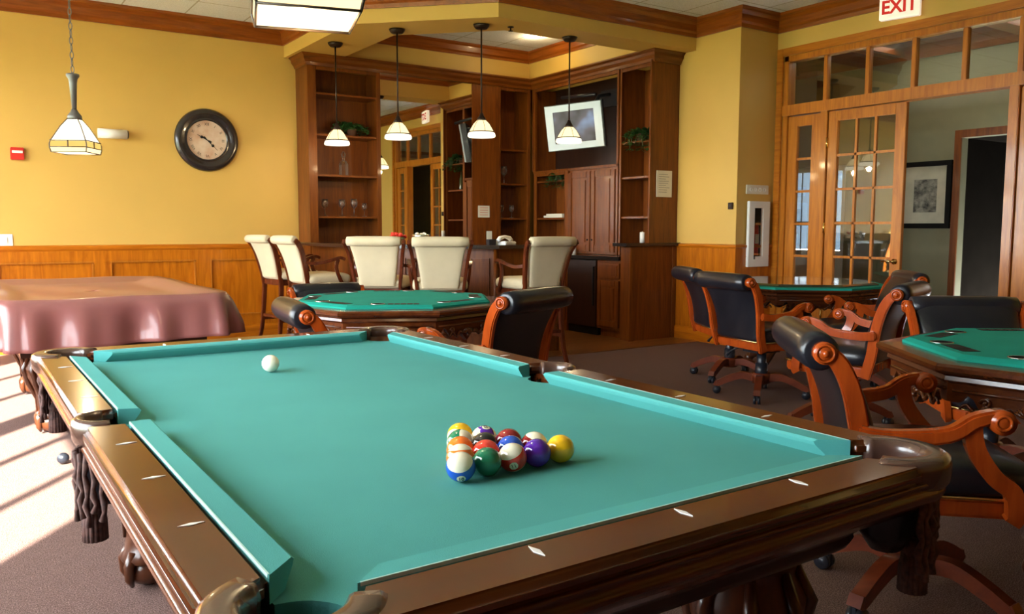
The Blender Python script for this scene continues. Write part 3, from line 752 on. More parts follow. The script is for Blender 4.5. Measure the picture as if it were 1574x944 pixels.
# ------------------------------------------------------------------ captain's chairs
def curve_pts(P, n=6):
    P = [Vector(p) for p in P]; out = []
    for i in range(len(P)-1):
        p0, p1, p2, p3 = P[max(i-1, 0)], P[i], P[i+1], P[min(i+2, len(P)-1)]
        for k in range(n):
            t = k/n; out.append(.5*((2*p1)+(-p0+p2)*t+(2*p0-5*p1+4*p2-p3)*t*t+(-p0+3*p1-3*p2+p3)*t**3))
    out.append(P[-1]); return out
def cushion_fn(hx_, hy_, z0, z1, cx=0, e=.32, dome=.02):
    def f(u, v):
        a = 2*PI*u; b_ = PI*(v-.5)
        sg = lambda w, k: (1 if w >= 0 else -1)*abs(w)**k
        c = abs(math.cos(b_))**.35
        return (cx+hx_*c*sg(math.cos(a), e), hy_*c*sg(math.sin(a), e), (z0+z1)/2+(z1-z0)/2*sg(math.sin(b_), .6)+dome*max(0, math.sin(b_))*(1-min(1, (math.cos(a)*c)**2)))
    return f
def captain_chair(label, loc, rz, base_rot=0):
    t = thing('swivel_armchair', label, 'armchair', (loc[0], loc[1], 0), rz, 'black leather swivel armchairs')
    # seat
    MB().grid(cushion_fn(.27, .27, .425, .535, .02), 40, 14, closed_u=True).build('seat', 'leather', t)
    sf = MB().prism([(-.22, -.25), (.20, -.27), (.27, -.22), (.27, .22), (.20, .27), (-.22, .25)], .375, .435)
    sf.build('seat_frame', 'chairw', t, bevel=.01)
    nt_ = MB()
    ring = [(-.225, -.256), (.20, -.276), (.276, -.225), (.276, .225), (.20, .276), (-.225, .256), (-.225, -.256)]
    nt_.tube([(x, y, .438) for x, y in ring], .005, 6); nt_.build('nail_trim', 'brass', t)
    # back stiles
    for s in (-1, 1):
        pts = curve_pts([(-.20, s*.245, .37), (-.235, s*.255, .50), (-.255, s*.268, .64), (-.285, s*.280, .76), (-.325, s*.288, .84), (-.365, s*.290, .872)], 5)
        b = MB().bar(pts, [.034]*len(pts), [.062-.012*k/len(pts) for k in range(len(pts))], upv=(1, 0, .3))
        o = b.build('back_frame', 'chairw', t, bevel=.006)
        q = MB().cyl((-.368, s*.272, .870), (-.368, s*.310, .870), .034, 18)
        q.ring([(.020, .001), (.026, .004), (.030, .001)], seg=18, M=T(-.368, s*.310, .870)@RX(-s*PI/2))
        q.sphere((-.368, s*.312, .870), .011, 8); q.build('scroll', 'chairw', o)
    # leather back: panel + rolled top
    def back(u, v):
        z = .46+.42*v; x = -.215-.02*v-.13*v**2.6
        w = .215+.050*v
        th = .038-.006*v
        a = 2*PI*u; sg = lambda w_, k: (1 if w_ >= 0 else -1)*abs(w_)**k
        return (x+th*sg(math.cos(a), .6)+.02*math.cos(a)*(1-(math.sin(a))**2)*(1 if math.cos(a) > 0 else 0), w*sg(math.sin(a), .35), z)
    b = MB().grid(back, 32, 14, closed_u=True)
    b.build('backrest', 'leather', t)
    rl = MB().tube([(-.375, y, .868) for y in (-.274, -.268, -.2, -.1, 0, .1, .2, .268, .274)], [.044, .056, .060, .061, .061, .061, .060, .056, .044], 20)
    rl.build('top_roll', 'leather', t)
    # arms
    for s in (-1, 1):
        pts = curve_pts([(-.262, s*.285, .630), (-.17, s*.300, .622), (-.02, s*.315, .640), (.05, s*.318, .684), (.11, s*.316, .700)], 5)
        b = MB().bar(pts, [.046]*len(pts), [.05-.010*k/len(pts) for k in range(len(pts))])
        o = b.build('arm', 'chairw', t, bevel=.008)
        q = MB().cyl((.122, s*.290, .684), (.122, s*.342, .684), .036, 18)
        for e_ in (-1, 1):
            q.ring([(.015, .001), (.021, .004), (.026, .001)], seg=18, M=T(.122, s*.316+e_*.026, .684)@RX(-e_*PI/2))
        q.build('scroll', 'chairw', o)
        pts = curve_pts([(.045, s*.314, .670), (.06, s*.312, .60), (.115, s*.300, .52), (.175, s*.290, .47), (.190, s*.285, .40), (.18, s*.28, .375)], 5)
        MB().bar(pts, [.030]*len(pts), [.056, .05]+[.050]*(len(pts)-2), upv=(1, 0, 0)).build('arm_support', 'chairw', t, bevel=.006)
    # mechanism + post
    MB().box(-.11, .10, -.08, .08, .335, .376).cyl((0, 0, .16), (0, 0, .34), .034, 18).cyl((0, 0, .13), (0, 0, .25), .044, 18).build('post', 'blackpl', t)
    MB().tube([(0, .07, .35), (-.04, .20, .345), (-.06, .27, .31), (-.08, .30, .27)], [.006, .006, .006, .012], 8).build('tilt_lever', 'blackpl', t)
    MB().lathe([(.001, .175), (.062, .175), (.07, .16), (.062, .10), (.001, .095)], seg=18).build('base_hub', 'chairbase', t)
    for k in range(4):
        M = RZ(R(45+90*k)+base_rot); b = MB()
        pts = curve_pts([(.04, 0, .135), (.14, 0, .15), (.24, 0, .115), (.31, 0, .080), (.335, 0, .085)], 4)
        b.bar(pts, .048, [.056-.018*i/len(pts) for i in range(len(pts))], M=M)
        o = b.build('leg', 'chairbase', t, bevel=.006)
        c = MB().cyl((.318, -.024, .030), (.318, -.006, .030), .029, 14, M=M).cyl((.318, .006, .030), (.318, .024, .030), .029, 14, M=M).cyl((.318, 0, .03), (.318, 0, .08), .008, 8, M=M)
        c.box(.296, .34, -.006, .006, .03, .062, M=M)
        c.build('caster', 'blackpl', o)
    return t
ch0 = captain_chair('black leather swivel armchair in the right foreground beside the teal pool table', (1.69, -.61), R(-42))
CH = [((1.46, 1.76), 110, 0, 'black leather swivel armchair seen from behind, right of the card table by the bar'),
      ((.80, 1.77), -8, -.035, 'black leather armchair left of the card table by the bar, its roll grey-blue with sheen'),
      ((1.54, 3.90), -92, -.13, 'black leather armchair behind the card table by the bar, only its top showing'),
      ((4.00, 1.92), -10, 0, 'black leather swivel armchair seen from behind, left of the dark-topped card table'),
      ((4.38, 2.56), -28, 0, 'black leather armchair half hidden behind the one left of the dark-topped table'),
      ((3.62, .99), 108, 0, 'black leather armchair turned sideways to the left between the two right-hand card tables'),
      ((4.68, 1.62), 138, 0, 'black leather armchair at the right-hand side of the dark-topped card table'),
      ((3.36, -.03), 230, -.05, 'black leather armchair facing us across the green card table at the right edge')]
for (x, y), a, dz, lb in CH:
    c_ = dup(ch0, (x, y, 0), R(a), lb)
    if dz:      # seat wound down on its gas post
        for k_ in kids(c_):
            if k_.name.split('.')[0] not in ('leg', 'base_hub', 'post'): k_.location.z += dz

# ------------------------------------------------------------------ bar stools
def bar_stool(label, loc, rz):
    t = thing('bar_stool', label, 'bar stool', (loc[0], loc[1], 0), rz, 'cream bar stools')
    MB().grid(cushion_fn(.24, .24, .695, .80, .02, dome=.012), 40, 12, closed_u=True).build('seat', 'cream', t)
    MB().prism([(-.20, -.20), (.22, -.23), (.25, -.18), (.25, .18), (.22, .23), (-.20, .20)], .645, .705).build('seat_frame', 'stoolw', t, bevel=.008)
    def back(u, v):
        z = .73+.405*v; x = -.205-.06*v-.07*v**2.4; w = .158+.055*v+.018*v**4; th = .034
        a = 2*PI*u; sg = lambda w_, k: (1 if w_ >= 0 else -1)*abs(w_)**k
        return (x+th*sg(math.cos(a), .5), w*sg(math.sin(a), .3), z)
    MB().grid(back, 32, 12, closed_u=True).build('backrest', 'cream', t)
    MB().tube([(-.345, y, 1.125) for y in (-.238, -.232, -.15, 0, .15, .232, .238)], [.028, .040, .044, .045, .044, .040, .028], 18).build('top_roll', 'cream', t)
    for s in (-1, 1):
        pts = curve_pts([(-.19, s*.195, .62), (-.205, s*.200, .74), (-.235, s*.218, .88), (-.275, s*.238, 1.02), (-.325, s*.258, 1.10), (-.355, s*.262, 1.125)], 4)
        MB().bar(pts, .028, .045, upv=(1, 0, .3)).build('back_frame', 'stoolw', t, bevel=.005)
        pts = curve_pts([(-.235, s*.225, .915), (-.12, s*.250, .905), (.02, s*.268, .935), (.10, s*.270, .955), (.15, s*.268, .935)], 4)
        MB().bar(pts, .034, .028).build('arm', 'stoolw', t, bevel=.005)
        pts = curve_pts([(.08, s*.268, .94), (.06, s*.264, .86), (.10, s*.252, .76), (.15, s*.242, .67)], 4)
        MB().bar(pts, .024, .034, upv=(1, 0, 0)).build('arm_support', 'stoolw', t, bevel=.004)
        for fx in (-1, 1):
            x0 = fx*.19 if fx < 0 else .20
            pts = curve_pts([(x0, s*.19, .66), (x0+fx*.015, s*.20, .40), (x0+fx*.035, s*.212, .18), (x0+fx*.07, s*.235, .0)], 4)
            MB().bar(pts, [.040-.012*i/len(pts) for i in range(len(pts))], [.044-.012*i/len(pts) for i in range(len(pts))], upv=(1, 0, 0)).build('leg', 'stoolw', t, bevel=.004)
        MB().bar([(-.215, s*.205, .28), (.225, s*.205, .28)], .024, .03).build('stretcher', 'stoolw', t)
    MB().bar([(.222, -.205, .24), (.222, .205, .24)], .03, .03).build('footrest', 'stoolw', t)
    MB().bar([(-.21, -.205, .32), (-.21, .205, .32)], .024, .03).build('stretcher', 'stoolw', t)
    return t
st0 = bar_stool('leftmost cream bar stool, beside the clock wall', (2.02, 6.52), R(8))
for (x, y), a, lb in [((2.02, 5.68), 5, 'second cream bar stool from the clock wall, seen from its side'),
                      ((2.30, 4.80), 52, 'cream bar stool in front of the red flowers on the bar'),
                      ((2.60, 4.28), 62, 'middle-right cream bar stool, its back squarely to us behind the green table'),
                      ((3.38, 4.02), 90, 'rightmost cream bar stool, turned towards the left at the end of the bar')]:
    dup(st0, (x, y, 0), R(a), lb)

# ------------------------------------------------------------------ bar and cabinets
bar = thing('bar_counter', 'cherry wood bar counter with a dark stone top, cut across its corner', 'bar counter')
fp = [(2.42, 6.93), (2.42, 5.52), (3.37, 4.57), (4.12, 4.57), (4.12, 4.69), (3.42, 4.69), (2.54, 5.57), (2.54, 6.93)]
MB().prism([fp[0], fp[1], fp[6], fp[7]], .008, 1.045).prism([fp[1], fp[2], fp[5], fp[6]], .008, 1.045).prism([fp[2], fp[3], fp[4], fp[5]], .008, 1.045).build('front_panel', 'cab', bar)
tp = [(2.27, 6.93), (2.27, 5.46), (3.31, 4.42), (4.17, 4.42), (4.17, 4.92), (3.52, 4.92), (2.77, 5.67), (2.77, 6.93)]
MB().prism([tp[0], tp[1], tp[6], tp[7]], 1.045, 1.08).prism([tp[1], tp[2], tp[5], tp[6]], 1.045, 1.08).prism([tp[2], tp[3], tp[4], tp[5]], 1.045, 1.08).build('bar_top', 'granite', bar)
for (x, y) in ((3.36, 4.56), (2.415, 5.51), (4.10, 4.57)): MB().cyl((x, y, .01), (x, y, 1.04), .022, 12).build('corner_post', 'cabx', bar)
for k in range(3):
    d = Vector((1, -1)).normalized(); n = Vector((-1, -1)).normalized(); p0 = Vector((2.42, 5.52))+d*(.10+.42*k); p1 = p0+d*.34
    q = MB()
    for a, b_, z0, z1 in ((0, 1, .20, .23), (0, 1, .92, .95), (0, .09, .23, .92), (.91, 1, .23, .92)):
        A = p0+(p1-p0)*a; B = p0+(p1-p0)*b_; q.prism([tuple(A), tuple(B), tuple(B+n*.015), tuple(A+n*.015)], z0, z1)
    q.build('panel_frame', 'cab', bar)
MB().box(2.47, 2.60, 5.62, 6.9, .85, .90).build('work_shelf', 'cabx', bar)

def shelf_unit_back(label, x0, x1, shelves, stile0=.10, stile1=.05):
    t = thing('display_cabinet', label, 'cabinet', (0, 0, 0), 0)
    z0, z1 = .93, 3.06
    MB().box(x0, x1, YB-.025, YB-.004, z0, z1).build('back_panel', 'cab', t)
    MB().box(x0, x0+.02, 7.0, YB-.02, z0, z1).build('side_panel', 'cab', t); MB().box(x1-.02, x1, 7.0, YB-.02, z0, z1).build('side_panel', 'cab', t)
    f = MB().box(x0, x0+stile0, 6.98, 7.0, z0, z1).box(x1-stile1, x1, 6.98, 7.0, z0, z1).box(x0+stile0, x1-stile1, 6.98, 7.0, z1-.06, z1)
    f.build('face_frame', 'cab', t, bevel=.003)
    for z in shelves: MB().box(x0+.02, x1-.02, 7.0, YB-.02, z-.022, z).build('shelf', 'cabx', t)
    return t
def shelf_unit_right(label, y0, y1, shelves, s0=.03, s1=.03, z1=3.06, z0=.93):
    t = thing('display_cabinet', label, 'cabinet', (0, 0, 0), 0)
    MB().box(XB-.025, XB-.004, y0, y1, z0, z1).build('back_panel', 'cab', t)
    MB().box(5.5, XB-.02, y0, y0+.02, z0, z1).build('side_panel', 'cab', t); MB().box(5.5, XB-.02, y1-.02, y1, z0, z1).build('side_panel', 'cab', t)
    MB().box(5.48, 5.5, y0, y0+s0, z0, z1).box(5.48, 5.5, y1-s1, y1, z0, z1).box(5.48, 5.5, y0+s0, y1-s1, z1-.06, z1).build('face_frame', 'cab', t, bevel=.003)
    for z in shelves: MB().box(5.5, XB-.02, y0+.02, y1-.02, z-.022, z).build('shelf', 'caby', t)
    return t
shelf_unit_back('tall open cherry shelf cabinet next to the clock wall, with wine glasses', 2.43, 3.31, (1.372, 1.844, 2.298, 2.755))
shelf_unit_back('narrow open cherry shelf cabinet in the far corner, right of the mirror', 4.965, 5.46, (1.372, 1.82, 2.26), .03, .05)
shelf_unit_right('narrow open cherry shelf cabinet in the corner below the television', 6.22, 6.93, (1.372, 1.85), .05, .06, 1.97)
su_ = shelf_unit_right('open cherry shelf cabinet right of the television with a trailing plant', 4.70, 5.235, (1.373, 1.821, 2.215), .02, .03)
mr = MB().box(3.315, 4.56, 6.99, 7.0, .95, 3.04).build('wall_mirror', 'mirror', None); tag(mr, 'large mirror behind the bar reflecting the doors and the television', 'mirror')
pl = MB().box(4.565, 4.965, 6.98, 7.33, .93, 3.06).build('pilaster_panel', 'cab', None, bevel=.003); tag(pl, 'broad cherry wood pilaster between the mirror and the corner shelves', 'pilaster')
ep = MB().box(5.44, XB-.004, 4.68, 4.70, 1.08, 3.06).build('end_panel', 'cab', su_)
tv_n = thing('television_cabinet', 'cherry cabinet with two raised-panel doors under the television', 'cabinet')
MB().box(XB-.025, XB-.004, 5.245, 7.33, 1.98, 3.06).build('back_panel', 'darkcab', tv_n); MB().box(5.47, XB-.03, 6.935, 6.955, 1.98, 3.04).build('side_panel', 'cab', tv_n)
MB().box(5.5, XB-.03, 5.245, 6.21, .93, 1.95).build('body', 'cab', tv_n)
MB().box(5.47, 5.5, 5.245, 5.275, .93, 3.06).box(5.47, 5.5, 6.18, 6.21, .93, 1.98).box(5.47, XB-.03, 5.245, 6.93, 1.95, 1.98).box(5.47, 5.5, 6.89, 6.93, 1.98, 3.06).box(5.47, 5.5, 5.275, 6.89, 3.0, 3.06).build('face_frame', 'cab', tv_n)
for y0, y1 in ((5.285, 5.72), (5.735, 6.17)):
    d = MB().box(5.472, 5.492, y0, y1, .96, 1.92)
    d.box(5.458, 5.475, y0, y0+.07, .96, 1.92).box(5.458, 5.475, y1-.07, y1, .96, 1.92).box(5.458, 5.475, y0+.07, y1-.07, .96, 1.04).box(5.458, 5.475, y0+.07, y1-.07, 1.85, 1.92)
    d.box(5.462, 5.478, y0+.095, y1-.095, 1.07, 1.82)
    o = d.build('door', 'cab', tv_n, bevel=.005)
    MB().sphere((5.45, (y1-.035) if y0 < 5.5 else (y0+.035), 1.1), .012, 8).build('knob', 'bronze', o)
# cornice along the cabinets
cor = [(0, 3.04), (.02, 3.04), (.03, 3.07), (.055, 3.10), (.06, 3.13), (.085, 3.15), (.085, 3.165), (0, 3.165)]
sweep2d([(2.43, 7.33), (2.43, 6.98), (5.48, 6.98), (5.48, 4.68), (5.86, 4.68)], [(d, z) for d, z in cor], 'trim_16', mats=('cabx', 'caby'))
# base cabinets behind the bar
bc = thing('base_cabinet', 'low cherry cabinet with a drawer and a door, right of the dark fridge', 'cabinet')
MB().box(5.2, XB-.02, 4.84, 5.265, .10, .88).box(5.26, XB-.02, 4.84, 5.265, .006, .10).build('body', 'cab', bc)
o = MB().box(5.182, 5.2, 4.87, 5.24, .68, .85).box(5.176, 5.19, 4.90, 5.21, .705, .825).build('drawer', 'cab', bc, bevel=.004)
o = MB().box(5.182, 5.2, 4.87, 5.24, .13, .655).box(5.172, 5.184, 4.87, 4.93, .13, .655).box(5.172, 5.184, 5.18, 5.24, .13, .655).box(5.172, 5.184, 4.93, 5.18, .13, .20).box(5.172, 5.184, 4.93, 5.18, .59, .655).box(5.176, 5.186, 4.95, 5.16, .22, .57).build('door', 'cab', bc, bevel=.004)
fg = thing('bar_fridge', 'dark under-counter fridge behind the bar', 'fridge')
MB().box(5.22, XB-.02, 5.275, 5.82, .006, .875).build('body', 'black', fg)
MB().box(5.19, 5.218, 5.28, 5.815, .10, .87).build('door', 'darkcab', fg, bevel=.005); MB().box(5.17, 5.188, 5.31, 5.33, .35, .80).build('handle', 'blackpl', fg)
b2 = thing('base_cabinet', 'low cherry cabinet run in the corner behind the bar, left of the fridge', 'cabinet')
MB().box(5.2, XB-.02, 5.83, 7.33, .006, .88).build('body', 'cab', b2)
for y0 in (5.85, 6.32): MB().box(5.18, 5.2, y0, y0+.44, .13, .85).build('door', 'cab', b2, bevel=.005)
b3 = thing('base_cabinet', 'long low cherry cabinet under the mirror behind the bar', 'cabinet')
MB().box(2.45, 5.18, 6.97, 7.33, .006, .88).build('body', 'cab', b3)
for k in range(5): MB().box(2.82+.46*k, 3.25+.46*k, 6.95, 6.97, .13, .85).build('door', 'cab', b3, bevel=.005)
ctp = MB().box(5.15, XB-.005, 4.85, 7.33, .885, .925).box(2.79, 5.15, 6.90, 7.33, .885, .925).build('worktop', 'granite', None); tag(ctp, 'dark stone worktop running along the cabinets behind the bar', 'worktop')
en = thing('end_cabinet', 'tall cherry end panel with a dark stone cap, right end of the bar area', 'cabinet')
MB().box(5.17, XB-.002, 4.68, 4.83, .0, 1.04).build('body', 'cab', en)
MB().box(5.16, 5.23, 4.665, 4.68, 0, 1.04).build('corner_stile', 'cab', en); MB().box(5.80, XB-.002, 4.665, 4.68, 0, 1.04).build('corner_stile', 'cab', en)
MB().box(5.06, XB-.002, 4.62, 4.845, 1.045, 1.08).build('cap', 'granite', en)

# television
tv = thing('television', 'silver-framed television tilted down from the niche above the cabinet', 'television', (5.20, 5.72, 2.43))
tv.scale = (.92, .92, .92)
Mt = RZ(R(36))@RY(R(-9))@RX(R(-4))   # screen faces -x
def q_(b, n, mt, p=tv, **k):
    o = b.build(n, mt, p, **k); return o
b = MB().box(.02, .10, -.38, .38, -.29, .29, M=Mt).box(.10, .22, -.28, .28, -.22, .22, M=Mt); q_(b, 'housing', 'blackpl')
b = MB()
for y0, y1, z0, z1 in ((-.37, .37, .20, .28), (-.37, .37, -.28, -.20), (-.37, -.27, -.20, .20), (.27, .37, -.20, .20)): b.box(-.005, .025, y0, y1, z0, z1, M=Mt)
q_(b, 'screen_frame', 'silver')
def tvmat():
    m, nt, bb = base('screen', .35, spec=.2); v = coords(nt, (1, 1, 1))
    f = noise(nt, v, 3.2, 2)
    c = ramp(nt, f, [(.40, lin(.03, .026, .028)), (.55, lin(.07, .065, .08)), (.70, lin(.14, .20, .34))])
    nt.links.new(c, bb.inputs['Base Color']); nt.links.new(c, bb.inputs['Emission Color']); bb.inputs['Emission Strength'].default_value = .6; return m
b = MB().box(.004, .018, -.275, .275, -.205, .205, M=Mt); q_(b, 'screen', tvmat())
b = MB().tube([Mt@Vector((.2, 0, .1)), (.30, .02, .25), (.42, .02, .42), (.62, .02, .46)], .025, 8).box(.60, .625, -.15, .20, .30, .52).tube([(.05, -.36, .36), (.12, .42, .42)], .022, 8); q_(b, 'bracket', 'blackpl')

# ------------------------------------------------------------------ pendants over the bar
def bar_pendant(label, x, y):
    t = thing('pendant_lamp', label, 'pendant lamp', (x, y, 0), 0, 'glass pendant lamps over the bar')
    MB().lathe([(.001, 3.12), (.055, 3.12), (.072, 3.14), (.078, 3.158), (.001, 3.158)], seg=18).build('canopy', 'bronze', t)
    MB().cyl((0, 0, 2.30), (0, 0, 3.13), .008, 8).build('rod', 'bronze', t)
    MB().lathe([(.001, 2.335), (.014, 2.335), (.022, 2.31), (.040, 2.285), (.046, 2.262), (.001, 2.262)], seg=14).build('cap', 'bronze', t)
    sh = MB().lathe([(.046, 2.264), (.075, 2.235), (.105, 2.185), (.120, 2.155)], seg=12, smooth=False); o = sh.build('lamp_shade', 'shade', t)
    sk = MB().lathe([(.120, 2.155), (.130, 2.140), (.134, 2.118), (.128, 2.108)], seg=12, smooth=False); sk.build('shade_skirt', 'shadew', o)
    l = MB()
    for k in range(6):
        a = R(60*k+15); l.tube([(r*math.cos(a), r*math.sin(a), z) for r, z in ((.047, 2.264), (.076, 2.236), (.106, 2.186), (.121, 2.156))], .0025, 5)
    l.ring([(.119, 2.150), (.125, 2.150), (.125, 2.160), (.119, 2.160)], seg=12); l.build('lead_came', 'lead', o)
    pb = point((x, y, 2.06), 7)
    return t
bar_pendant('glass pendant lamp nearest the clock wall, before the left shelves', 2.49, 6.30)
bar_pendant('amber glass pendant lamp hanging in front of the mirror', 2.76, 5.40)
bar_pendant('glass pendant lamp hanging in front of the cherry pilaster', 3.34, 4.78)
bar_pendant('glass pendant lamp hanging in front of the television', 4.35, 4.72)

# billiard lamps on chains
def billiard_lamp(label, x, y, rz, zb, dz=0):
    t = thing('hanging_lamp', label, 'hanging lamp', (x, y, 0), rz, 'square glass lamps on chains')
    w = .122
    def sq(prof): 
        vs = [(sx*r, sy*r, z) for sx, sy in ((-1, -1), (1, -1), (1, 1), (-1, 1)) for r, z in prof]; k = len(prof)
        return vs, [(i*k+q, ((i+1) % 4)*k+q, ((i+1) % 4)*k+q+1, i*k+q+1) for i in range(4) for q in range(k-1)]
    vs, fs = sq([(.035, zb+.240), (.070, zb+.185), (w-.005, zb+.085)]); o = MB().add(vs, fs).build('lamp_shade', 'shadew', t)
    vs, fs = sq([(w, zb+.078), (w+.003, zb+.035)]); MB().add(vs, fs).build('amber_band', 'shadey', o)
    vs, fs = sq([(w+.002, zb+.035), (w-.004, zb)]); MB().add(vs, fs).build('lower_band', 'shade', o)
    MB().box(-w+.006, w-.006, -w+.006, w-.006, zb+.004, zb+.008).build('diffuser', 'shadew', o)
    l = MB()
    for sx, sy in ((-1, -1), (1, -1), (1, 1), (-1, 1)):
        l.tube([(sx*r, sy*r, z) for r, z in ((.035, zb+.240), (.070, zb+.185), (w-.005, zb+.085), (w+.003, zb+.06), (w+.003, zb+.03), (w-.004, zb))], .004, 6)
    for z, r in ((zb+.082, w), (zb+.035, w+.004), (zb+.001, w-.003)):
        for i in range(4):
            c = ((-1, -1), (1, -1), (1, 1), (-1, 1)); a, b_ = c[i], c[(i+1) % 4]; l.tube([(a[0]*r, a[1]*r, z), (b_[0]*r, b_[1]*r, z)], .0035, 6)
    for i in range(4):
        a = R(90*i); l.tube([(math.cos(a)*(w+.003), math.sin(a)*(w+.003), zb+.08), (math.cos(a)*(w+.004), math.sin(a)*(w+.004), zb+.035)], .0045, 6)
    l.build('lead_came', 'lead', o)
    z = zb+.235
    MB().lathe([(.001, z+.075), (.018, z+.075), (.030, z+.05), (.046, z+.03), (.05, z), (.001, z)], seg=16).build('cap', 'grey', t)
    MB().lathe([(.001, z+.32), (.042, z+.32), (.044, z+.305), (.030, z+.285), (.026, z+.26), (.016, z+.075), (.001, z+.075)], seg=16).build('column', 'grey', t)
    c = MB(); zz = z+.32; k = 0
    while zz < 3.44:
        M = T(0, 0, zz+.030)@RZ(PI/2*(k % 2))@RX(PI/2)
        c.ring([(.009, -.0022), (.0135, -.0022), (.0135, .0022), (.009, .0022)], seg=10, M=M@Matrix.Diagonal((1, 2.3, 1, 1)))
        zz += .050; k += 1
    c.build('chain', 'grey', t)
    MB().lathe([(.001, 3.44), (.05, 3.44), (.06, 3.478), (.001, 3.478)], seg=16).build('canopy', 'grey', t)
    lp = point((x, y, zb-.06), 5)
    return t
billiard_lamp('square glass lamp on a chain hanging over the covered pool table', -.16, 4.62, R(-30), 1.765)
billiard_lamp('large-looking square glass lamp cut off by the top of the picture', -.17, -.07, R(-16), 1.75)

# ------------------------------------------------------------------ on the walls
ck = thing('wall_clock', 'round dark-rimmed clock on the yellow wall', 'clock', (1.42, YB, 2.185), 0)
Mc = RX(PI/2)
MB().lathe([(.001, .0), (.335, .0), (.338, .02), (.325, .045), (.30, .058), (.265, .055), (.245, .040), (.225, .038), (.213, .046), (.208, .025), (.001, .024)], seg=48, M=Mc).build('case', 'clockrim', ck)
def dialm():
    m, nt, b = base('clock_dial', .5); v = coords(nt); f = noise(nt, v, 7, 4)
    nt.links.new(ramp(nt, f, [(.3, lin(.52, .28, .17)), (.5, lin(.60, .42, .30)), (.7, lin(.68, .55, .42))]), b.inputs['Base Color']); return m
dl = MB().lathe([(.001, .026), (.209, .026)], seg=48, M=Mc).build('dial', dialm(), ck)
for i, s_ in enumerate(['XII', 'I', 'II', 'III', 'IV', 'V', 'VI', 'VII', 'VIII', 'IX', 'X', 'XI']):
    a = R(-30*i); M = T(.168*math.sin(-a), -.0275, .168*math.cos(a))@RX(PI/2)@RZ(a)
    text_mesh(s_, .042, 'ink', 'numeral', dl, M, .0006)
def hand(ang, L, w):
    a = R(ang); b = MB(); M = T(0, -.032, 0)@RY(a)
    b.box(-w/2, w/2, -.001, .001, -.03, L*.55, M=M); b.lathe([(.001, -.001), (.016, -.001), (.016, .001), (.001, .001)], seg=12, M=M@T(0, 0, L*.55)@RX(PI/2)); b.box(-w/4, w/4, -.001, .001, L*.55, L, M=M); b.box(-w, w, -.001, .001, -.05, -.02, M=M); return b
hand(-62, .115, .010).build('hour_hand', 'ink', ck); hand(135, .15, .008).build('minute_hand', 'ink', ck)
fa = thing('fire_alarm', 'small red fire alarm box at the left on the yellow wall', 'fire alarm', (-.365, YB, 1.95))
MB().box(-.058, .058, -.045, 0, -.06, .06).build('body', 'red', fa, bevel=.006); MB().box(-.045, .045, -.050, -.045, .005, .028).build('handle_bar', 'white', fa)
sc = thing('security_camera', 'white tube-shaped camera on the wall behind the left hanging lamp', 'security camera', (.50, YB, 2.185))
MB().cyl((-.16, -.10, .0), (.11, -.10, .0), .048, 20).build('body', 'white', sc); MB().cyl((.11, -.10, 0), (.122, -.10, 0), .040, 18).build('lens', 'blackpl', sc)
MB().cyl((-.02, 0, 0), (-.02, -.07, 0), .018, 10).cyl((-.02, 0, 0), (-.02, -.01, 0), .04, 16).build('mount', 'white', sc)
sw = thing('light_switch', 'white switch plate at the left edge above the panelling', 'light switch', (-.50, YB, 1.115))
MB().box(-.06, .06, -.008, 0, -.058, .058).build('plate', 'white', sw, bevel=.003); MB().box(-.012, .012, -.014, -.008, -.025, .025).build('rocker', 'white', sw)
th = thing('thermostat', 'tiny dark box on the yellow wall left of the extinguisher cabinet', 'thermostat', (XB, 3.90, 1.475))
MB().box(-.02, 0, -.03, .03, -.035, .035).build('case', 'bronze', th, bevel=.003); MB().box(-.022, -.02, -.012, .012, -.01, .015).build('dial', 'blackpl', th)
ol = thing('power_outlet', 'white outlet plate low on the orange panelling behind the armchairs', 'power outlet', (XB-.018, 4.395, .44))
MB().box(-.008, 0, -.04, .04, -.06, .06).build('plate', 'white', ol, bevel=.003); MB().box(-.010, -.008, -.015, .015, .01, .04).box(-.010, -.008, -.015, .015, -.04, -.01).build('socket', 'paper', ol)
pn = thing('notice_card', 'pale notice card on the tall cherry side panel', 'notice', (5.65, 4.676, 1.73))
MB().box(-.115, .115, -.006, 0, -.145, .145).build('card', 'paper', pn)
b = MB()
for k in range(9): b.box(-.085, .05+.03*math.sin(k*2.3), -.0068, -.006, .10-.024*k, .104-.024*k)
b.build('printed_lines', 'grey', pn)
sg = thing('paper_sign', 'small pale sign with a lined note on the cherry pilaster', 'sign', (4.73, 6.976, 1.45))
MB().box(-.085, .085, -.005, 0, -.075, .075).build('card', 'paper', sg)
b = MB()
for k in range(4): b.box(-.06, .06, -.0058, -.005, .045-.03*k, .05-.03*k)
b.build('printed_lines', 'red', sg)
fe = thing('extinguisher_cabinet', 'white wall cabinet with a glass slot holding a red fire extinguisher', 'extinguisher cabinet', (6.175, YP-.019, 1.18))
w_, h_ = .165, .345
MB().box(-w_, w_, -.035, 0, h_-.07, h_).box(-w_, w_, -.035, 0, -h_, -h_+.11).box(-w_, -.075, -.035, 0, -h_+.11, h_-.07).box(.055, w_, -.035, 0, -h_+.11, h_-.07).build('frame', 'white', fe, bevel=.004)
MB().box(-.075, .055, -.006, -.002, -h_+.11, h_-.07).build('recess', 'black', fe)
MB().box(-.075, .055, -.030, -.028, -h_+.11, h_-.07).build('glass_panel', 'glasspane', fe)
b = MB(); b.box(-.08, -.06, -.038, -.034, -h_+.08, -h_+.11)
b.build('latch', 'grey', fe)
ex = thing('fire_extinguisher', 'red fire extinguisher behind the glass of the white cabinet', 'fire extinguisher', (6.165, YP-.017-.006, 1.18))
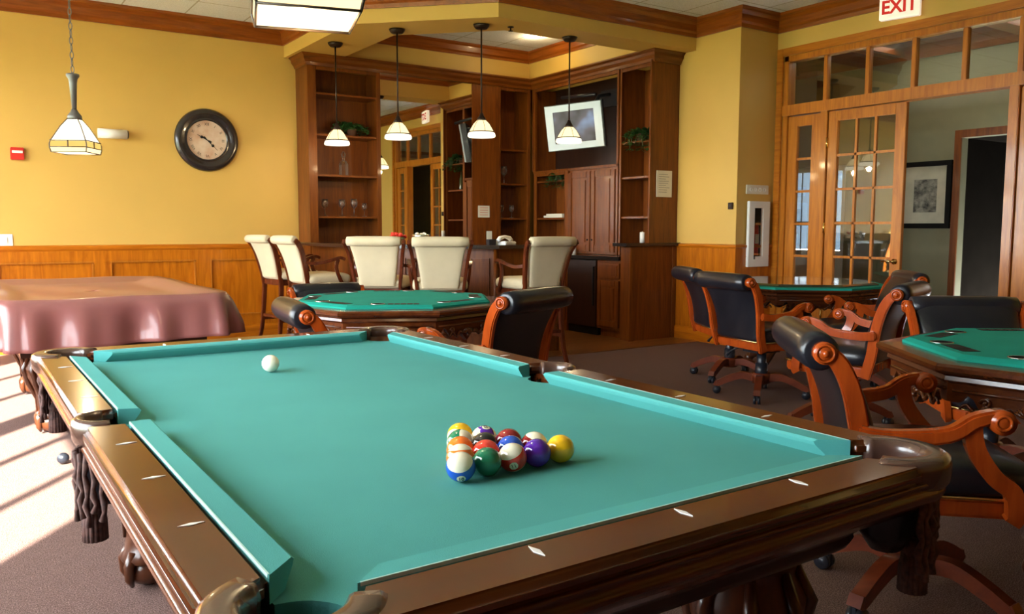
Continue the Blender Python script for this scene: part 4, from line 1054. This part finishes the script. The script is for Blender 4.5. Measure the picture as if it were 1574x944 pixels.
MB().lathe([(.001, -.225), (.034, -.225), (.036, -.21), (.036, .06), (.028, .09), (.012, .10), (.001, .10)], seg=16, M=T(0, 0, 0)@Matrix.Diagonal((1, .28, 1, 1))).build('cylinder', 'red', ex)
MB().box(-.030, .030, -.012, -.009, -.10, .0).build('label_plate', 'paper', ex); MB().box(-.02, .035, -.008, .002, .10, .13).tube([(.02, 0, .12), (.04, 0, .05), (.04, 0, -.1)], .005, 6).build('valve', 'blackpl', ex)
es = thing('room_sign', 'small pale plate with raised dots above the extinguisher cabinet', 'sign', (6.18, YP-.001, 1.65))
MB().box(-.175, .175, -.012, 0, -.048, .048).build('plate', 'paper', es, bevel=.003)
b = MB()
for k in range(4): b.ring([(.016, -.001), (.022, -.001), (.022, .003), (.016, .003)], seg=12, M=T(-.105+.07*k, -.013, 0)@RX(PI/2))
b.build('raised_marks', 'white', es)
# exit sign (projects from the wall over the doors)
xs = thing('exit_sign', 'white EXIT sign with red letters above the glazed doors', 'exit sign', (XD-.10, 2.40, 3.245), R(-90))
Mx = RZ(R(14))
MB().box(-.175, .175, -.03, .03, -.095, .115, M=Mx).build('housing', 'exitface', xs, bevel=.006)
text_mesh('EXIT', .165, 'exitred', 'lettering', xs, Mx@T(0, -.0305, .008)@RX(PI/2)@Matrix.Diagonal((.92, 1, 1, 1)), .001, 'CENTER', .005)
MB().box(-.03, .03, .01, .098, .06, .09).build('mount', 'white', xs)
sp = thing('sprinkler', 'small sprinkler head hanging from the yellow soffit', 'sprinkler', (3.62, 4.70, 3.16))
MB().lathe([(.001, 0), (.032, 0), (.030, -.006), (.008, -.010), (.008, -.035), (.001, -.035)], seg=12).build('body', 'bronze', sp); MB().lathe([(.001, -.037), (.024, -.037), (.024, -.041), (.001, -.041)], seg=12).build('deflector', 'bronze', sp)
dn = thing('downlight', 'small round glowing ceiling light in the recess over the bar', 'ceiling light', (4.97, 6.20, 3.52))
MB().ring([(.045, -.006), (.065, -.006), (.068, 0), (.045, 0)], seg=20).build('trim_ring', 'white', dn); MB().lathe([(.001, -.003), (.045, -.003)], seg=16).build('bulb', emit('bulb_glow', (1, .85, .6, 1), 14), dn)
point((4.97, 6.20, 3.44), 4, (1, .74, .38), .04)
# framed picture in the hall
pf = thing('framed_picture', 'dark-framed picture hanging in the hall behind the open doorway', 'picture', (HX, 3.02, 1.61), R(-90))
b = MB()
for x0, x1, z0, z1 in ((-.29, .29, .31, .365), (-.29, .29, -.365, -.31), (-.29, -.235, -.31, .31), (.235, .29, -.31, .31)): b.box(x0, x1, -.035, 0, z0, z1)
b.build('frame', 'black', pf, bevel=.004)
MB().box(-.235, .235, -.012, -.004, -.31, .31).build('mat_board', plain('picture_mat', lin(.50, .47, .36), .7), pf)
def artm():
    m, nt, b = base('engraving', .6); v = coords(nt, (1, 1, 1)); f = noise(nt, v, 9, 5, .7)
    nt.links.new(ramp(nt, f, [(.38, lin(.03, .028, .024)), (.62, lin(.34, .32, .26))]), b.inputs['Base Color']); return m
MB().box(-.13, .13, -.014, -.012, -.19, .17).build('print', artm(), pf)

# ------------------------------------------------------------------ things on shelves and bar
def wine_glass(label, x, y, z, s=1.0, group='wine glasses on the shelves'):
    t = MB().lathe([(.001, 0), (.034*s, .001), (.034*s, .004), (.006*s, .008), (.0045*s, .075*s), (.010*s, .090*s), (.034*s, .115*s), (.040*s, .15*s), (.034*s, .195*s), (.032*s, .195*s), (.037*s, .15*s), (.030*s, .117*s), (.001, .095*s)], seg=16).build('wine_glass', 'glass', None)
    t.location = (x, y, z); return tag(t, label, 'wine glass', group)
for x, s, lb in [(2.66, 1.0, 'stemmed glass on the lower left shelf, leftmost of the row'), (2.87, 1.0, 'stemmed glass on the lower left shelf, second from the left'), (3.02, 1.05, 'stemmed glass on the lower left shelf, second from the right'), (3.15, .8, 'short stemmed glass on the lower left shelf at the right end')]:
    wine_glass(lb, x, 7.12, 1.374, s)
wine_glass('stemmed glass on the corner shelf, left of the pair', 5.08, 7.1, 1.374, .85); wine_glass('stemmed glass on the corner shelf, right of the pair', 5.24, 7.1, 1.374, .85)
wine_glass('tall single glass on the second corner shelf', 5.12, 7.1, 1.822, 1.15)
dc = MB().lathe([(.001, 0), (.055, 0), (.058, .01), (.058, .13), (.040, .165), (.016, .18), (.016, .215), (.026, .22), (.03, .25), (.014, .28), (.001, .282)], seg=8, smooth=False).build('decanter', 'glass', None, loc=(2.91, 7.15, 1.846)); tag(dc, 'glass decanter with stopper on the middle left shelf', 'decanter')
def plant(label, loc, n, spread, droop, seed, lim=(.2, .2)):
    rnd = random.Random(seed); t = thing('potted_plant', label, 'plant', loc)
    MB().lathe([(.001, 0), (.045, 0), (.06, .08), (.064, .085), (.056, .085), (.05, .07), (.001, .07)], seg=14).build('pot', 'pot', t)
    lf = MB()
    for i in range(n):
        a = rnd.uniform(0, 2*PI); e = rnd.uniform(.4, 1.0); L = spread*rnd.uniform(.5, 1)
        P = [Vector((0, 0, .08))]; 
        for k in range(1, 6):
            q = k/5; P.append(Vector((max(-.20, min(lim[0], math.cos(a)*L*q)), max(-.22, min(lim[1], math.sin(a)*L*q)), .08+.10*e*math.sin(q*PI*.8)-droop*e*q*q)))
        lf.tube(P, .003, 4)
        for k in range(1, 6):
            for sgn in (-1, 1):
                c = P[k]; b_ = a+sgn*rnd.uniform(.6, 1.5); l = rnd.uniform(.055, .085); w = l*.34
                d = Vector((math.cos(b_), math.sin(b_), rnd.uniform(-.6, .4))).normalized(); sd_ = d.cross(Vector((0, 0, 1))).normalized()
                lf.add([c, c+d*l*.5+sd_*w+Vector((0, 0, .006)), c+d*l, c+d*l*.5-sd_*w+Vector((0, 0, .006))], [(0, 1, 2, 3)])
    lf.build('foliage', 'leaf', t); return t
plant('trailing green plant on the shelf behind the leftmost pendant lamp', (3.00, 7.11, 2.300), 26, .26, .10, 1, (.20, .07))
plant('leafy green plant spilling from the shelf right of the television', (5.60, 5.00, 2.217), 34, .34, .24, 2, (.09, .10))
plant('bushy green plant on the narrow shelf below the television', (5.60, 6.53, 1.852), 30, .26, .24, 3, (.09, .20))
bt = MB().lathe([(.001, 0), (.034, 0), (.036, .02), (.036, .17), (.014, .22), (.013, .29), (.001, .29)], seg=14).build('bottle', plain('green_bottle', lin(.05, .05, .02), .15, coat=.5), None, loc=(5.66, 4.86, 1.823)); tag(bt, 'tall slim bottle on the shelf under the right plant', 'bottle')
bk = MB().box(-.14, .14, -.20, .20, 0, .028).box(-.12, .12, -.17, .17, .028, .05).build('book_stack', 'paper', None, loc=(5.66, 6.56, 1.375)); tag(bk, 'pale flat folders lying on the low shelf below the bushy plant', 'folders')
# bar top items
ph = thing('telephone', 'white desk telephone with raised handset on the bar top', 'telephone', (3.62, 4.80, 1.08), R(20))
MB().prism([(-.09, -.08), (.09, -.08), (.09, .08), (-.09, .08)], .0, .03).build('base', 'white', ph, bevel=.008); MB().tube([(-.11, 0, .035), (-.08, 0, .06), (0, 0, .075), (.08, 0, .06), (.11, 0, .035)], [.022, .022, .015, .022, .022], 10).build('handset', 'white', ph)
bx = thing('card_box', 'small black box with a pale card standing on it, on the bar top', 'box', (3.46, 4.80, 1.08))
MB().box(-.04, .04, -.03, .03, 0, .05).build('box', 'blackpl', bx, bevel=.003); MB().box(-.05, .01, .0, .004, .05, .13).build('card', 'paper', bx)
bo = thing('glass_bowl', 'shiny silver-rimmed glass bowl on the bar beside the third stool', 'bowl', (2.90, 5.20, 1.08))
MB().lathe([(.001, 0), (.045, 0), (.05, .01), (.09, .07), (.095, .10), (.088, .10), (.082, .07), (.045, .016), (.001, .014)], seg=20).build('bowl', 'chrome', bo)
b = MB(); rnd = random.Random(5)
for k in range(14): b.sphere((rnd.uniform(-.05, .05), rnd.uniform(-.05, .05), rnd.uniform(.05, .10)), .022, 8)
o = b.build('contents', 'pearl', bo); o['kind'] = 'stuff'
fl = thing('flower_arrangement', 'low arrangement of red flowers on the bar behind the third stool', 'flowers', (2.72, 5.38, 1.08))
MB().lathe([(.001, 0), (.04, 0), (.055, .05), (.05, .055), (.001, .045)], seg=14).build('pot', 'pot', fl)
b = MB()
for k in range(22):
    a = rnd.uniform(0, 2*PI); r = rnd.uniform(0, .12); b.sphere((r*math.cos(a), r*math.sin(a), .075+rnd.uniform(-.01, .03)), rnd.uniform(.014, .024), 8, sc=(1, 1, .7))
b.build('blossoms', 'red', fl); b = MB()
for k in range(18):
    a = rnd.uniform(0, 2*PI); r = rnd.uniform(.03, .13); b.tube([(0, 0, .04), (r*math.cos(a)*.6, r*math.sin(a)*.6, .06), (r*math.cos(a), r*math.sin(a), .055)], [.002, .008, .002], 4)
b.build('leaves', 'leaf', fl)
mg = MB().lathe([(.001, 0), (.036, 0), (.038, .005), (.038, .085), (.034, .085), (.034, .01), (.001, .01)], seg=16).build('cup', 'white', None, loc=(5.40, 5.98, .927)); tag(mg, 'white cup on the worktop behind the rightmost bar stool', 'cup')
cd = MB().lathe([(.001, 0), (.028, 0), (.028, .115), (.006, .118), (.001, .125)], seg=14).build('candle', 'white', None, loc=(5.40, 4.74, 1.082)); tag(cd, 'small white candle on the dark stone cap of the end cabinet', 'candle')
# balls lying on the carpet
gb = MB().sphere((0, 0, 0), .030, 20).build('rubber_ball', 'blackpl', None, loc=(-.50, 2.76, .031)); tag(gb, 'small dark grey ball lying on the sunlit carpet', 'ball')
kb = MB().sphere((0, 0, 0), .034, 20).build('rubber_ball', 'blackpl', None, loc=(-.36, 1.64, .035)); tag(kb, 'small black ball on the carpet behind the pool table leg', 'ball')
